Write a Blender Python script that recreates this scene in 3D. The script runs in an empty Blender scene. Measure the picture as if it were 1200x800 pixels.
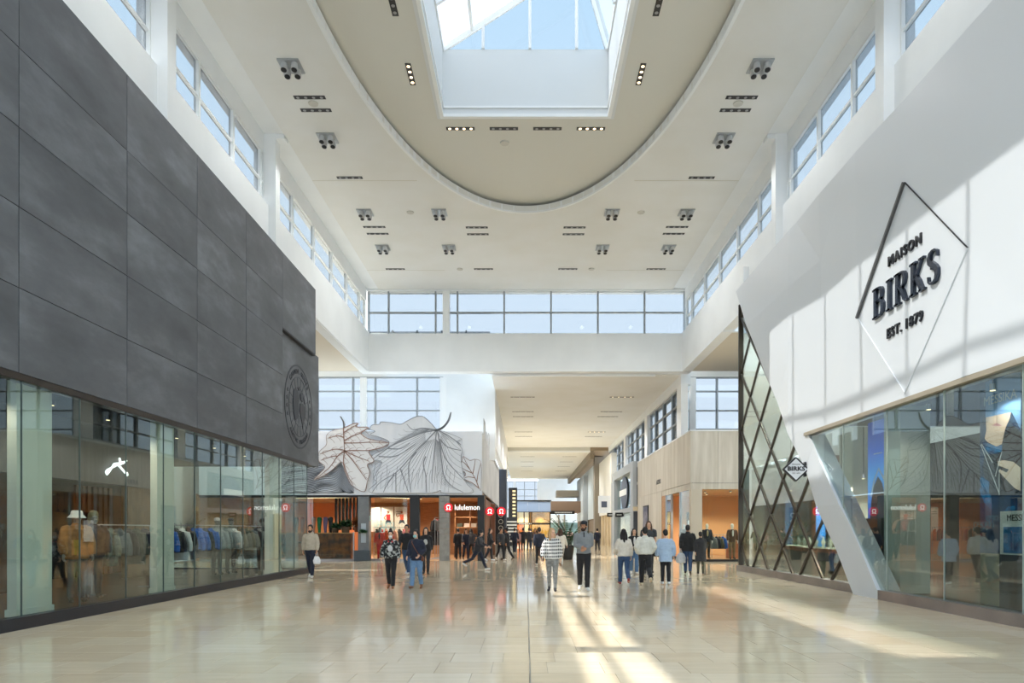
import bpy, bmesh, math, random
from math import sin, cos, pi, radians, sqrt, atan2
from mathutils import Vector, Matrix, noise

R = random.Random(7)
SC = bpy.context.scene
COL = SC.collection

# ------------------------------------------------------------------ camera
F, CX, CY, EYE = 800.0, 616.0, 621.0, 1.6          # 24 mm shift lens seen in the 1200x800 frame
cd = bpy.data.cameras.new('camera')
cam = bpy.data.objects.new('camera', cd)
COL.objects.link(cam)
cam.location = (0, 0, EYE)
cam.rotation_euler = (pi / 2, 0, 0)
cd.sensor_fit = 'HORIZONTAL'; cd.sensor_width = 36.0; cd.lens = 24.0
cd.shift_x = -(CX - 600) / 1200.0
cd.shift_y = (CY - 400) / 1200.0
cd.clip_start = 0.1; cd.clip_end = 600
SC.camera = cam

# ------------------------------------------------------------------ sky, sun, exposure
w = bpy.data.worlds.new('sky'); SC.world = w; w.use_nodes = True
nt = w.node_tree; nt.nodes.clear()
tc = nt.nodes.new('ShaderNodeTexCoord'); sx = nt.nodes.new('ShaderNodeSeparateXYZ')
rp = nt.nodes.new('ShaderNodeValToRGB'); bg = nt.nodes.new('ShaderNodeBackground'); ow = nt.nodes.new('ShaderNodeOutputWorld')
mp = nt.nodes.new('ShaderNodeMapRange')
nt.links.new(tc.outputs['Generated'], sx.inputs[0]); nt.links.new(sx.outputs['Z'], mp.inputs['Value'])
mp.inputs['From Min'].default_value = -1; mp.inputs['From Max'].default_value = 1
nt.links.new(mp.outputs[0], rp.inputs[0]); nt.links.new(rp.outputs[0], bg.inputs[0]); nt.links.new(bg.outputs[0], ow.inputs[0])
cr = rp.color_ramp
cr.elements[0].position = 0.0; cr.elements[0].color = (0.52, 0.54, 0.56, 1)
cr.elements[1].position = 1.0; cr.elements[1].color = (0.36, 0.62, 1.0, 1)
for p, c in ((0.49, (0.60, 0.64, 0.68, 1)), (0.51, (0.75, 0.87, 1.0, 1)), (0.70, (0.68, 0.84, 1.0, 1)), (0.84, (0.50, 0.76, 1.0, 1))):
    e = cr.elements.new(p); e.color = c
bg.inputs[1].default_value = 2.3

sd = bpy.data.lights.new('sun', 'SUN'); sun = bpy.data.objects.new('sun', sd); COL.objects.link(sun)
sd.energy = 17.0; sd.angle = radians(0.6); sd.color = (1.0, 0.95, 0.87)
sun.rotation_euler = (0, -math.atan(1 / 1.34), 0)
sun.location = (-30, 15, 40)

# added lamp standing in for sunlight reflected by the right shop's glass (z 2.95 to 4.35, between the rooflight's ends)
gd = bpy.data.lights.new('glint_stand_in', 'AREA'); gd.shape = 'RECTANGLE'; gd.size = 1.12; gd.size_y = 10.6; gd.spread = radians(3); gd.energy = 32; gd.color = (1.0, 0.95, 0.87)
glint_lamp = bpy.data.objects.new('glint_stand_in', gd); COL.objects.link(glint_lamp)
glint_lamp.location = (8.1, 13.9, 3.65); glint_lamp.rotation_euler = (0, math.atan(1 / 1.34), 0)

SC.view_settings.view_transform = 'Standard'
SC.view_settings.look = 'None'
SC.view_settings.gamma = 1.0
SC.view_settings.use_curve_mapping = False
SC.view_settings.exposure = 0.34
SC.cycles.transparent_max_bounces = 24
SC.cycles.max_bounces = 8
SC.cycles.diffuse_bounces = 5
SC.cycles.sample_clamp_indirect = 4.0

LAMP = 150.0       # watts of one four-spot ceiling fixture

ORD = ['first', 'second', 'third', 'fourth', 'fifth', 'sixth', 'seventh', 'eighth', 'ninth']
# ------------------------------------------------------------------ pixel helpers (photo frame -> points on real planes)
def onX(X, px, py):
    Y = F * X / (px - CX)
    return (X, Y, EYE - (py - CY) * Y / F)
def onY(Y, px, py):
    return ((px - CX) * Y / F, Y, EYE - (py - CY) * Y / F)
def onZ(Z, px, py):
    Y = F * (Z - EYE) / (CY - py)
    return ((px - CX) * Y / F, Y, Z)

# ------------------------------------------------------------------ materials
def lin(c):
    return tuple(((x / 255.0) / 12.92 if x / 255.0 <= 0.04045 else ((x / 255.0 + 0.055) / 1.055) ** 2.4) for x in c) + (1.0,)

MATS = {}
def mat(name, col, rough=0.6, metal=0.0, nz=None, bump=None, col2=None, emit=None, coat=0.0, stretch=(1, 1, 1), rnd=0.0, spec=0.5, sheen=0.0):
    """principled material; nz=(scale, low, high) mixes col -> col2 by noise; rnd = per-object brightness variation"""
    if name in MATS: return MATS[name]
    m = bpy.data.materials.new(name); m.use_nodes = True
    n = m.node_tree.nodes; l = m.node_tree.links
    b = n['Principled BSDF']
    b.inputs['Base Color'].default_value = lin(col)
    b.inputs['Roughness'].default_value = rough
    b.inputs['Metallic'].default_value = metal
    b.inputs['Specular IOR Level'].default_value = spec
    b.inputs['Coat Weight'].default_value = coat
    if sheen: b.inputs['Sheen Weight'].default_value = sheen
    src = None
    if nz or bump:
        t = n.new('ShaderNodeTexCoord'); mpn = n.new('ShaderNodeMapping')
        mpn.inputs['Scale'].default_value = stretch
        l.new(t.outputs['Object'], mpn.inputs[0])
    if nz:
        ns = n.new('ShaderNodeTexNoise'); ns.inputs['Scale'].default_value = nz[0]; ns.inputs['Detail'].default_value = 5
        l.new(mpn.outputs[0], ns.inputs['Vector'])
        mr = n.new('ShaderNodeMapRange'); mr.inputs['From Min'].default_value = nz[1]; mr.inputs['From Max'].default_value = nz[2]
        l.new(ns.outputs['Fac'], mr.inputs[0])
        mx = n.new('ShaderNodeMix'); mx.data_type = 'RGBA'
        l.new(mr.outputs[0], mx.inputs['Factor'])
        mx.inputs['A'].default_value = lin(col); mx.inputs['B'].default_value = lin(col2 or tuple(max(0, c * 0.85) for c in col))
        src = mx.outputs['Result']
    if rnd:
        oi = n.new('ShaderNodeObjectInfo'); mr2 = n.new('ShaderNodeMapRange')
        mr2.inputs['To Min'].default_value = 1 - rnd; mr2.inputs['To Max'].default_value = 1 + rnd
        l.new(oi.outputs['Random'], mr2.inputs[0])
        hs = n.new('ShaderNodeHueSaturation'); l.new(mr2.outputs[0], hs.inputs['Value'])
        if src: l.new(src, hs.inputs['Color'])
        else: hs.inputs['Color'].default_value = lin(col)
        src = hs.outputs[0]
    if src: l.new(src, b.inputs['Base Color'])
    if bump:
        nb = n.new('ShaderNodeTexNoise'); nb.inputs['Scale'].default_value = bump[0]; nb.inputs['Detail'].default_value = 4
        l.new(mpn.outputs[0], nb.inputs['Vector'])
        bn = n.new('ShaderNodeBump'); bn.inputs['Strength'].default_value = bump[1]; bn.inputs['Distance'].default_value = bump[2] if len(bump) > 2 else 0.01
        l.new(nb.outputs['Fac'], bn.inputs['Height']); l.new(bn.outputs[0], b.inputs['Normal'])
    if emit:
        b.inputs['Emission Color'].default_value = lin(emit[0]); b.inputs['Emission Strength'].default_value = emit[1]
    MATS[name] = m
    return m

def glass(name, tint, f0=0.05, power=5.0, rough=0.0, gain=1.0):
    """clear sheet: straight-through transmission with a fresnel mirror on top"""
    m = bpy.data.materials.new(name); m.use_nodes = True
    n = m.node_tree.nodes; l = m.node_tree.links; n.clear()
    o = n.new('ShaderNodeOutputMaterial'); mx = n.new('ShaderNodeMixShader')
    tr = n.new('ShaderNodeBsdfTransparent'); tr.inputs[0].default_value = (*tint, 1)
    gl = n.new('ShaderNodeBsdfGlossy'); gl.inputs['Roughness'].default_value = rough; gl.inputs[0].default_value = (.92, .97, .96, 1)
    lw = n.new('ShaderNodeLayerWeight'); lw.inputs['Blend'].default_value = 0.5
    pw = n.new('ShaderNodeMath'); pw.operation = 'POWER'; pw.inputs[1].default_value = power
    ml = n.new('ShaderNodeMath'); ml.operation = 'MULTIPLY_ADD'; ml.inputs[1].default_value = gain * (1 - f0); ml.inputs[2].default_value = f0
    ml.use_clamp = True
    l.new(lw.outputs['Facing'], pw.inputs[0]); l.new(pw.outputs[0], ml.inputs[0]); l.new(ml.outputs[0], mx.inputs[0])
    l.new(tr.outputs[0], mx.inputs[1]); l.new(gl.outputs[0], mx.inputs[2]); l.new(mx.outputs[0], o.inputs[0])
    MATS[name] = m
    return m

def node_mat(name, fn):
    m = bpy.data.materials.new(name); m.use_nodes = True
    fn(m.node_tree.nodes, m.node_tree.links, m.node_tree.nodes['Principled BSDF'])
    MATS[name] = m
    return m

# ------------------------------------------------------------------ mesh helpers
class G:
    def __init__(s): s.v = []; s.f = []; s.mi = []
    def add(s, vs, fs, mi=0):
        o = len(s.v); s.v += [tuple(p) for p in vs]
        s.f += [tuple(i + o for i in f) for f in fs]; s.mi += [mi] * len(fs)
        return s
    def box(s, x0, x1, y0, y1, z0, z1, mi=0):
        if x0 > x1: x0, x1 = x1, x0
        if y0 > y1: y0, y1 = y1, y0
        if z0 > z1: z0, z1 = z1, z0
        return s.add([(x0, y0, z0), (x1, y0, z0), (x1, y1, z0), (x0, y1, z0), (x0, y0, z1), (x1, y0, z1), (x1, y1, z1), (x0, y1, z1)],
                     [(0, 3, 2, 1), (4, 5, 6, 7), (0, 1, 5, 4), (1, 2, 6, 5), (2, 3, 7, 6), (3, 0, 4, 7)], mi)
    def bar(s, p, q, w, h, up=(0, 0, 1), mi=0):
        p, q = Vector(p), Vector(q); d = (q - p).normalized(); u = Vector(up)
        if abs(d.dot(u)) > 0.98: u = Vector((0, 1, 0))
        a = d.cross(u).normalized(); b = a.cross(d).normalized()
        vs = [c + a * (i * w / 2) + b * (j * h / 2) for c in (p, q) for i, j in ((-1, -1), (1, -1), (1, 1), (-1, 1))]
        return s.add(vs, [(0, 1, 2, 3), (7, 6, 5, 4), (0, 4, 5, 1), (1, 5, 6, 2), (2, 6, 7, 3), (3, 7, 4, 0)], mi)
    def tube(s, pts, r, n=8, mi=0, flat=1.0):
        pts = [Vector(p) for p in pts]; k = len(pts)
        rs = r if isinstance(r, (list, tuple)) else [r] * k
        d0 = (pts[1] - pts[0]).normalized()
        u = Vector((0, 1, 0)) if abs(d0.y) < 0.9 else Vector((1, 0, 0))
        a = (u - d0 * u.dot(d0)).normalized(); vs = []
        for i in range(k):
            d = (pts[min(i + 1, k - 1)] - pts[max(i - 1, 0)]).normalized()
            a = (a - d * a.dot(d)).normalized(); b = d.cross(a)
            for j in range(n):
                t = 2 * pi * j / n
                vs.append(pts[i] + a * (cos(t) * rs[i] * flat) + b * (sin(t) * rs[i]))
        fs = [(i * n + j, i * n + (j + 1) % n, (i + 1) * n + (j + 1) % n, (i + 1) * n + j) for i in range(k - 1) for j in range(n)]
        fs += [tuple(range(n - 1, -1, -1)), tuple((k - 1) * n + j for j in range(n))]
        return s.add(vs, fs, mi)
    def loft(s, rings, n=14, mi=0, tf=None):
        """rings: (cx, cy, z, rx, ry) horizontal ellipses, stacked"""
        vs = []
        for (cx, cy, z, rx, ry) in rings:
            for j in range(n):
                t = 2 * pi * j / n
                p = Vector((cx + cos(t) * rx, cy + sin(t) * ry, z))
                vs.append(tf(p) if tf else p)
        k = len(rings)
        fs = [(i * n + j, i * n + (j + 1) % n, (i + 1) * n + (j + 1) % n, (i + 1) * n + j) for i in range(k - 1) for j in range(n)]
        fs += [tuple(range(n - 1, -1, -1)), tuple((k - 1) * n + j for j in range(n))]
        return s.add(vs, fs, mi)
    def ell(s, c, rx, ry, rz, n=12, m=8, mi=0, tf=None):
        vs = []; c = Vector(c)
        for i in range(m + 1):
            ph = pi * i / m - pi / 2
            if i in (0, m):
                p = c + Vector((0, 0, rz * sin(ph))); vs.append(tf(p) if tf else p); continue
            for j in range(n):
                t = 2 * pi * j / n
                p = c + Vector((rx * cos(ph) * cos(t), ry * cos(ph) * sin(t), rz * sin(ph)))
                vs.append(tf(p) if tf else p)
        fs = []
        for j in range(n):
            fs.append((0, 1 + (j + 1) % n, 1 + j))
            for i in range(m - 2):
                a = 1 + i * n
                fs.append((a + j, a + (j + 1) % n, a + n + (j + 1) % n, a + n + j))
            a = 1 + (m - 2) * n
            fs.append((a + j, a + (j + 1) % n, len(vs) - 1))
        return s.add(vs, fs, mi)
    def prism(s, poly, mp, d0, d1, mi=0):
        n = len(poly)
        vs = [mp(u, v, d0) for u, v in poly] + [mp(u, v, d1) for u, v in poly]
        fs = [tuple(range(n)), tuple(range(2 * n - 1, n - 1, -1))] + [(i, i + n, (i + 1) % n + n, (i + 1) % n) for i in range(n)]
        return s.add(vs, fs, mi)
    def ribbon(s, pts, wd, mp, d0, d1, mi=0):
        """a drawn stroke: polyline with half widths, given a thickness"""
        k = len(pts); ws = wd if isinstance(wd, (list, tuple)) else [wd] * k
        L, Rr = [], []
        for i in range(k):
            a = Vector(pts[max(i - 1, 0)]); b = Vector(pts[min(i + 1, k - 1)]); d = (b - a)
            if d.length < 1e-9: d = Vector((1, 0))
            d.normalize(); nn = Vector((-d.y, d.x)); p = Vector(pts[i])
            L.append(p + nn * ws[i]); Rr.append(p - nn * ws[i])
        vs = []
        for i in range(k):
            vs += [mp(L[i].x, L[i].y, d0), mp(Rr[i].x, Rr[i].y, d0), mp(Rr[i].x, Rr[i].y, d1), mp(L[i].x, L[i].y, d1)]
        fs = []
        for i in range(k - 1):
            a, b = 4 * i, 4 * i + 4
            fs += [(a, a + 1, b + 1, b), (a + 1, a + 2, b + 2, b + 1), (a + 2, a + 3, b + 3, b + 2), (a + 3, a, b, b + 3)]
        fs += [(3, 2, 1, 0), (4 * k - 4, 4 * k - 3, 4 * k - 2, 4 * k - 1)]
        return s.add(vs, fs, mi)
    def mesh(s, name, mats, smooth=False, off=None):
        me = bpy.data.meshes.new(name)
        vs = s.v if off is None else [(x - off[0], y - off[1], z - off[2]) for x, y, z in s.v]
        me.from_pydata(vs, [], s.f)
        for m in (mats if isinstance(mats, (list, tuple)) else [mats]): me.materials.append(m)
        if any(s.mi): me.polygons.foreach_set('material_index', s.mi)
        bm = bmesh.new(); bm.from_mesh(me); bmesh.ops.recalc_face_normals(bm, faces=bm.faces); bm.to_mesh(me); bm.free()
        if smooth:
            me.polygons.foreach_set('use_smooth', [True] * len(me.polygons))
            try: me.set_sharp_from_angle(angle=radians(smooth if smooth is not True else 50))
            except Exception: pass
        me.update()
        return me
    def build(s, name, mats, parent=None, smooth=False, local=False):
        off = None
        if parent is not None and not local: off = world_loc(parent)
        return link(name, s.mesh(name, mats, smooth, off), parent)

def world_loc(o):
    p = Vector((0, 0, 0))
    while o is not None:
        p += o.location; o = o.parent
    return p
def link(name, data, parent=None):
    o = bpy.data.objects.new(name, data); COL.objects.link(o)
    if parent is not None: o.parent = parent
    return o
def tag(o, label=None, cat=None, group=None, kind=None):
    if label: o['label'] = label
    if cat: o['category'] = cat
    if group: o['group'] = group
    if kind: o['kind'] = kind
    return o
def thing(name, label, cat, loc=(0, 0, 0), rz=0.0, group=None):
    o = bpy.data.objects.new(name, None); COL.objects.link(o)
    o.empty_display_size = 0.2
    o.location = loc; o.rotation_euler = (0, 0, rz)
    return tag(o, label, cat, group)
def struct(name, loc=(0, 0, 0), label=None):
    o = bpy.data.objects.new(name, None); COL.objects.link(o); o.location = loc
    return tag(o, label, None, None, 'structure')
KIDS = {}
def copy_tree(o, parent=None):
    c = o.copy(); COL.objects.link(c)
    if parent is not None: c.parent = parent; c.matrix_parent_inverse = o.matrix_parent_inverse
    for ch in list(o.children): copy_tree(ch, c)
    return c
def set_mat(o, m, i=0):
    o.material_slots[i].link = 'OBJECT'; o.material_slots[i].material = m

FONTS = []
def fonts_to_mesh():
    dg = bpy.context.evaluated_depsgraph_get(); dg.update()
    for o in FONTS:
        me = bpy.data.meshes.new_from_object(o.evaluated_get(dg), depsgraph=dg)
        nm = o.name; o.name = 'old_text'
        c = bpy.data.objects.new(nm, me); COL.objects.link(c); c.parent = o.parent; c.location = o.location; c.rotation_euler = o.rotation_euler; c.scale = o.scale
        bpy.data.objects.remove(o)
    FONTS.clear()

BF = {'front': (pi / 2, 0, 0), 'right': (pi / 2, 0, -pi / 2), 'left': (pi / 2, 0, pi / 2), 'back': (pi / 2, 0, pi)}
def text(name, s, size, loc, face, m, parent=None, ext=0.01, sx=1.0, spacing=1.0, align='CENTER', bold=0.0):
    c = bpy.data.curves.new(name, 'FONT'); c.body = s; c.size = size; c.extrude = ext
    c.align_x = align; c.align_y = 'CENTER'; c.space_character = spacing; c.resolution_u = 3; c.offset = bold
    c.materials.append(m)
    o = bpy.data.objects.new(name, c); COL.objects.link(o); FONTS.append(o)
    o.rotation_euler = BF[face]; o.scale = (sx, 1, 1)
    p = Vector(loc)
    if parent is not None: o.parent = parent; p -= world_loc(parent)
    o.location = p
    return o
def spot(name, loc, W, col=(1, 0.93, 0.82), angle=130, parent=None, rad=0.12, blend=0.7, kind='SPOT', size=(1, 1), rot=(0, 0, 0)):
    d = bpy.data.lights.new(name, kind); d.energy = W; d.color = col
    if kind == 'SPOT': d.spot_size = radians(angle); d.spot_blend = blend; d.shadow_soft_size = rad
    elif kind == 'AREA': d.shape = 'RECTANGLE'; d.size, d.size_y = size
    else: d.shadow_soft_size = rad
    o = bpy.data.objects.new(name, d); COL.objects.link(o); o.rotation_euler = rot
    p = Vector(loc)
    if parent is not None: o.parent = parent; p -= world_loc(parent)
    o.location = p
    return o
def clip(poly, f):
    """keep the part of a 2D polygon where f(p) >= 0 (f linear)"""
    out = []
    for i in range(len(poly)):
        a, b = poly[i], poly[(i + 1) % len(poly)]; fa, fb = f(a), f(b)
        if fa >= 0: out.append(a)
        if (fa >= 0) != (fb >= 0):
            t = fa / (fa - fb); out.append((a[0] + (b[0] - a[0]) * t, a[1] + (b[1] - a[1]) * t))
    return out
def area2(p):
    return abs(sum(p[i][0] * p[(i + 1) % len(p)][1] - p[(i + 1) % len(p)][0] * p[i][1] for i in range(len(p)))) / 2
mXY = lambda Y0, s=-1: (lambda u, v, d: (u, Y0 + s * d, v))       # plane facing the camera (u = X, v = Z)
mL = lambda X0: (lambda u, v, d: (X0 + d, u, v))                  # plane facing +X (u = Y)
mR = lambda X0: (lambda u, v, d: (X0 - d, u, v))                  # plane facing -X (u = Y)

# shared materials
WHITE = mat('white_paint', (236, 239, 240), 0.7, nz=(0.7, .35, .7), col2=(230, 233, 234))
WHITE_COOL = mat('white_gloss_paint', (238, 240, 240), 0.5)
CEIL = mat('ceiling_paint', (226, 227, 225), 0.8, nz=(0.5, .35, .7), col2=(221, 221, 216))
CEILR = mat('recess_paint', (214, 213, 205), 0.85)
FRAME_W = mat('white_window_frame', (225, 228, 228), 0.45)
ALU = mat('brushed_aluminium', (170, 172, 174), 0.35, 0.9)
CHROME = mat('satin_chrome', (206, 208, 210), 0.3, 0.35)
DARK = mat('dark_bronze', (42, 40, 38), 0.4, 0.6)
BLACK = mat('matt_black', (22, 22, 24), 0.5)
BLACKG = mat('gloss_black', (16, 17, 20), 0.2)
STEEL = mat('stainless_plinth', (176, 168, 166), 0.32, 0.8, nz=(1.2, .3, .7), col2=(150, 146, 146))
RED = mat('sign_red', (208, 24, 36), 0.4, emit=((214, 22, 34), 0.6))
LITW = mat('lit_white', (250, 250, 245), 0.5, emit=((255, 252, 245), 1.0))
WARMLED = mat('warm_led', (255, 240, 210), 0.5, emit=((255, 226, 180), 2.5))
WINGL = glass('clear_window_glass', (0.575, 0.58, 0.585), 0.03, gain=0.4)
SHOPGL2 = glass('dark_shop_glass', (0.76, 0.83, 0.82), 0.085, power=4.0)
SHOPGL = glass('shop_glass', (0.88, 0.94, 0.92), 0.042, power=4.2)
LATGL = glass('green_lattice_glass', (0.86, 0.93, 0.91), 0.20, power=2.8)

# ================================================================== FLOOR
def tile_nodes(n, l, b):
    b.inputs['Roughness'].default_value = 0.16
    t = n.new('ShaderNodeTexCoord'); gi = n.new('ShaderNodeNewGeometry'); oi = n.new('ShaderNodeObjectInfo')
    ad = n.new('ShaderNodeMath'); ad.operation = 'ADD'; fr = n.new('ShaderNodeMath'); fr.operation = 'FRACT'
    l.new(gi.outputs['Random Per Island'], ad.inputs[0]); l.new(oi.outputs['Random'], ad.inputs[1]); l.new(ad.outputs[0], fr.inputs[0])
    r = n.new('ShaderNodeValToRGB'); l.new(fr.outputs[0], r.inputs[0])
    r.color_ramp.elements[0].color = lin((224, 206, 176)); r.color_ramp.elements[1].color = lin((233, 218, 192))
    e = r.color_ramp.elements.new(0.35); e.color = lin((226, 209, 180))
    e = r.color_ramp.elements.new(0.7); e.color = lin((231, 216, 188))
    mpn = n.new('ShaderNodeMapping'); mpn.inputs['Scale'].default_value = (0.9, 6, 1); l.new(gi.outputs['Position'], mpn.inputs[0])
    ns = n.new('ShaderNodeTexNoise'); ns.inputs['Scale'].default_value = 1.4; ns.inputs['Detail'].default_value = 7; l.new(mpn.outputs[0], ns.inputs['Vector'])
    mr = n.new('ShaderNodeMapRange'); mr.inputs['From Min'].default_value = .3; mr.inputs['From Max'].default_value = .75
    mr.inputs['To Min'].default_value = 0.93; mr.inputs['To Max'].default_value = 1.04; l.new(ns.outputs['Fac'], mr.inputs[0])
    hs = n.new('ShaderNodeHueSaturation'); l.new(r.outputs[0], hs.inputs['Color']); l.new(mr.outputs[0], hs.inputs['Value'])
    l.new(hs.outputs[0], b.inputs['Base Color'])
    n2 = n.new('ShaderNodeTexNoise'); n2.inputs['Scale'].default_value = 0.35; l.new(gi.outputs['Position'], n2.inputs['Vector'])
    m2 = n.new('ShaderNodeMapRange'); m2.inputs['To Min'].default_value = 0.05; m2.inputs['To Max'].default_value = 0.13; l.new(n2.outputs['Fac'], m2.inputs[0])
    l.new(m2.outputs[0], b.inputs['Roughness'])
TILE = node_mat('travertine_tile', tile_nodes)
GROUT = mat('grout', (150, 140, 124), 0.8)
floor = struct('floor', (0, 0, 0), 'polished beige travertine floor laid in staggered tiles')
G().box(-18, 18, -6, 125, -0.3, -0.008).build('screed', GROUT, floor)
P = 0.64
RT = random.Random(3)
cells = []
for r_ in range(0, int(131 / P)):
    y0 = -5.8 + r_ * P; off = RT.choice([0.0, 0.21, 0.32, 0.43]) * 1.0
    wx = P if y0 < 60 else P * 2
    x = -8.6 - off
    xmax = 8.7
    while x < xmax:
        ww = wx if RT.random() > 0.12 else wx * 1.5
        if abs(x - 0.05) < 0.32 and False: pass
        cells.append((x, min(x + ww, xmax + .3), y0, y0 + P)); x += ww
tile_mesh = {}
seen = [c for c in cells if c[3] > 7.05 and c[0] < c[3] * 0.74 and c[1] > -c[3] * 0.78 and c[1] < 8.3 and c[0] > -8.25]
seen.sort(key=lambda c: c[2])
near = seen[:300]; nearset = set(near)
J = 0.0025
for c in near:
    wd = round(c[1] - c[0], 3)
    if wd not in tile_mesh:
        tile_mesh[wd] = G().box(-wd / 2 + J, wd / 2 - J, -P / 2 + J, P / 2 - J, -0.008, 0.0).mesh('tile', TILE)
    t = link('tile', tile_mesh[wd], floor); t.location = ((c[0] + c[1]) / 2, (c[2] + c[3]) / 2, 0)
g = G()
for c in cells:
    if c not in nearset: g.box(c[0] + J, c[1] - J, c[2] + J, c[3] - J, -0.008, 0.0)
for sx_ in (-1, 1):                                                # cross halls left and right
    y = 27.4 if sx_ < 0 else 26.9
    while y < 43:
        x = 9.0
        while x < 16: g.box(sx_ * (x + J), sx_ * (x + 1.28 - J), y + J, y + P - J, -0.008, 0.0); x += 1.28
        y += P
tag(g.build('far_tiles', TILE, floor), kind='stuff')
G().box(0.043, 0.058, -5.8, 118, -0.008, 0.0015).build('expansion_joint', mat('joint_metal', (158, 152, 140), 0.4, 0.3), floor)

# ================================================================== CEILING with oval recess
ZC, ZR = 15.1, 15.45
EC, EA, EB = (0.0, 15.9), 5.5, 13.0
X0, X1, Y0, Y1 = -8.25, 8.25, -5.0, 38.3
ceiling = struct('ceiling', (0, 0, 0), 'cream plaster ceiling with an oval recess')
ang = [2 * pi * i / 160 for i in range(160)] + [atan2((cy - EC[1]), (cx - EC[0])) % (2 * pi) for cx in (X0, X1) for cy in (Y0, Y1)]
ang = sorted(set(round(a, 6) for a in ang))
vs = []
for a in ang:
    dx, dy = cos(a), sin(a)
    k = 1 / sqrt((dx / EA) ** 2 + (dy / EB) ** 2); p = (EC[0] + dx * k, EC[1] + dy * k)
    ts = []
    if abs(dx) > 1e-9: ts.append(((X1 if dx > 0 else X0) - EC[0]) / dx)
    if abs(dy) > 1e-9: ts.append(((Y1 if dy > 0 else Y0) - EC[1]) / dy)
    tt = min(ts); q = (EC[0] + dx * tt, EC[1] + dy * tt)
    vs += [(q[0], q[1], ZC), (p[0], p[1], ZC), (p[0], p[1], ZC + .2), (q[0], q[1], ZC + .2)]
n_ = len(ang)
fs = []
for i in range(n_):
    a, b_ = 4 * i, 4 * ((i + 1) % n_)
    fs += [(a, a + 1, b_ + 1, b_), (a + 1, a + 2, b_ + 2, b_ + 1), (a + 2, a + 3, b_ + 3, b_ + 2), (a + 3, a, b_, b_ + 3)]
G().add(vs, fs).build('ceiling_slab', CEIL, ceiling)
# rim that hangs a hand below the slab round the oval
rim = G(); vs = []; fs = []
N = 128
for i in range(N):
    a = 2 * pi * i / N
    for (o_, z) in ((0.0, ZC - .07), (0.0, ZC + .22), (0.10, ZC + .22), (0.10, ZC - .07)):
        vs.append((EC[0] + cos(a) * (EA + o_), EC[1] + sin(a) * (EB + o_), z))
for i in range(N):
    a, b_ = 4 * i, 4 * ((i + 1) % N)
    fs += [(a, a + 1, b_ + 1, b_), (a + 1, a + 2, b_ + 2, b_ + 1), (a + 2, a + 3, b_ + 3, b_ + 2), (a + 3, a, b_, b_ + 3)]
rim.add(vs, fs).build('recess_rim', WHITE, ceiling, smooth=40)
SXL, SXR, SY0, SY1 = -2.77, 2.77, 8.6, 22.8
g = G()
g.box(-9.7, SXL - .1, -5, 38.9, ZR, ZR + .35).box(SXR + .1, 9.7, -5, 38.9, ZR, ZR + .35).box(SXL - .1, SXR + .1, -5, SY0 - .1, ZR, ZR + .35).box(SXL - .1, SXR + .1, SY1 + .1, 38.9, ZR, ZR + .35)
g.build('recess_soffit', CEILR, ceiling)
for s in (-1, 1):
    g = G().box(s * 8.25, s * 9.35, -5, 38.3, ZC + .06, ZR)
    g.build('window_bay_soffit', WHITE, ceiling)
# faint movement joints across the plaster
for y in (26.35, 35.45):
    for s in (-1, 1):
        G().box(s * 4.2, s * 8.24, y, y + .05, ZC - .004, ZC + .01).build('plaster_joint', mat('joint_line', (206, 204, 194), .8), ceiling)

# ---- skylight: upstand, trim, asymmetric glazed roof
sky_l = struct('window_skylight', (0, 0, ZR), 'rectangular rooflight with white upstand and glazed gable')
ZT = 17.65
g = G().box(SXL - .2, SXL, SY0 - .2, SY1 + .2, ZR - .01, ZT).box(SXR, SXR + .2, SY0 - .2, SY1 + .2, ZR - .01, ZT).box(SXL, SXR, SY0 - .2, SY0, ZR - .01, ZT).box(SXL, SXR, SY1, SY1 + .2, ZR - .01, ZT)
g.build('upstand', mat('upstand_paint', (218, 221, 222), .6), sky_l)
for k, (i_, t_, z0, z1) in enumerate(((.03, .09, ZR - .06, ZR + .045), (.05, -.02, ZR + .22, ZR + .29))):
    for (a, b_, c, d) in ((SXL - t_, SXL + i_, SY0 - t_, SY1 + t_), (SXR - i_, SXR + t_, SY0 - t_, SY1 + t_), (SXL + i_, SXR - i_, SY1 - i_, SY1 + t_), (SXL + i_, SXR - i_, SY0 - t_, SY0 + i_)):
        G().box(a, b_, c, d, z0, z1).build('skylight_trim', WHITE_COOL, sky_l)
RX, RZ = 1.9, 20.7
FRIT = bpy.data.materials.new('fritted_roof_glass'); FRIT.use_nodes = True
n = FRIT.node_tree.nodes; l = FRIT.node_tree.links; n.clear()
o_ = n.new('ShaderNodeOutputMaterial'); mx = n.new('ShaderNodeMixShader'); tr = n.new('ShaderNodeBsdfTransparent'); tl = n.new('ShaderNodeBsdfTranslucent')
tl.inputs[0].default_value = (.36, .37, .38, 1); tr.inputs[0].default_value = (.21, .22, .23, 1); mx.inputs[0].default_value = .3
l.new(tr.outputs[0], mx.inputs[1]); l.new(tl.outputs[0], mx.inputs[2]); l.new(mx.outputs[0], o_.inputs[0])
ys = [SY0 + (SY1 - SY0) * i / 7 for i in range(8)]
for i, y in enumerate(ys):
    G().bar((SXL, y, ZT), (RX, y, RZ), .09, .2).build('rafter', WHITE_COOL, sky_l)
    G().bar((SXR, y, ZT), (RX, y, RZ), .12, .22, up=(1, 0, 0)).build('rafter', WHITE_COOL, sky_l)
for (xa, za) in ((SXL, ZT), (RX, RZ), (SXR, ZT), (SXL + (RX - SXL) * .21, ZT + (RZ - ZT) * .21)):
    G().bar((xa, SY0, za), (xa, SY1, za), .09, .10).build('purlin', WHITE_COOL, sky_l)
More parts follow.
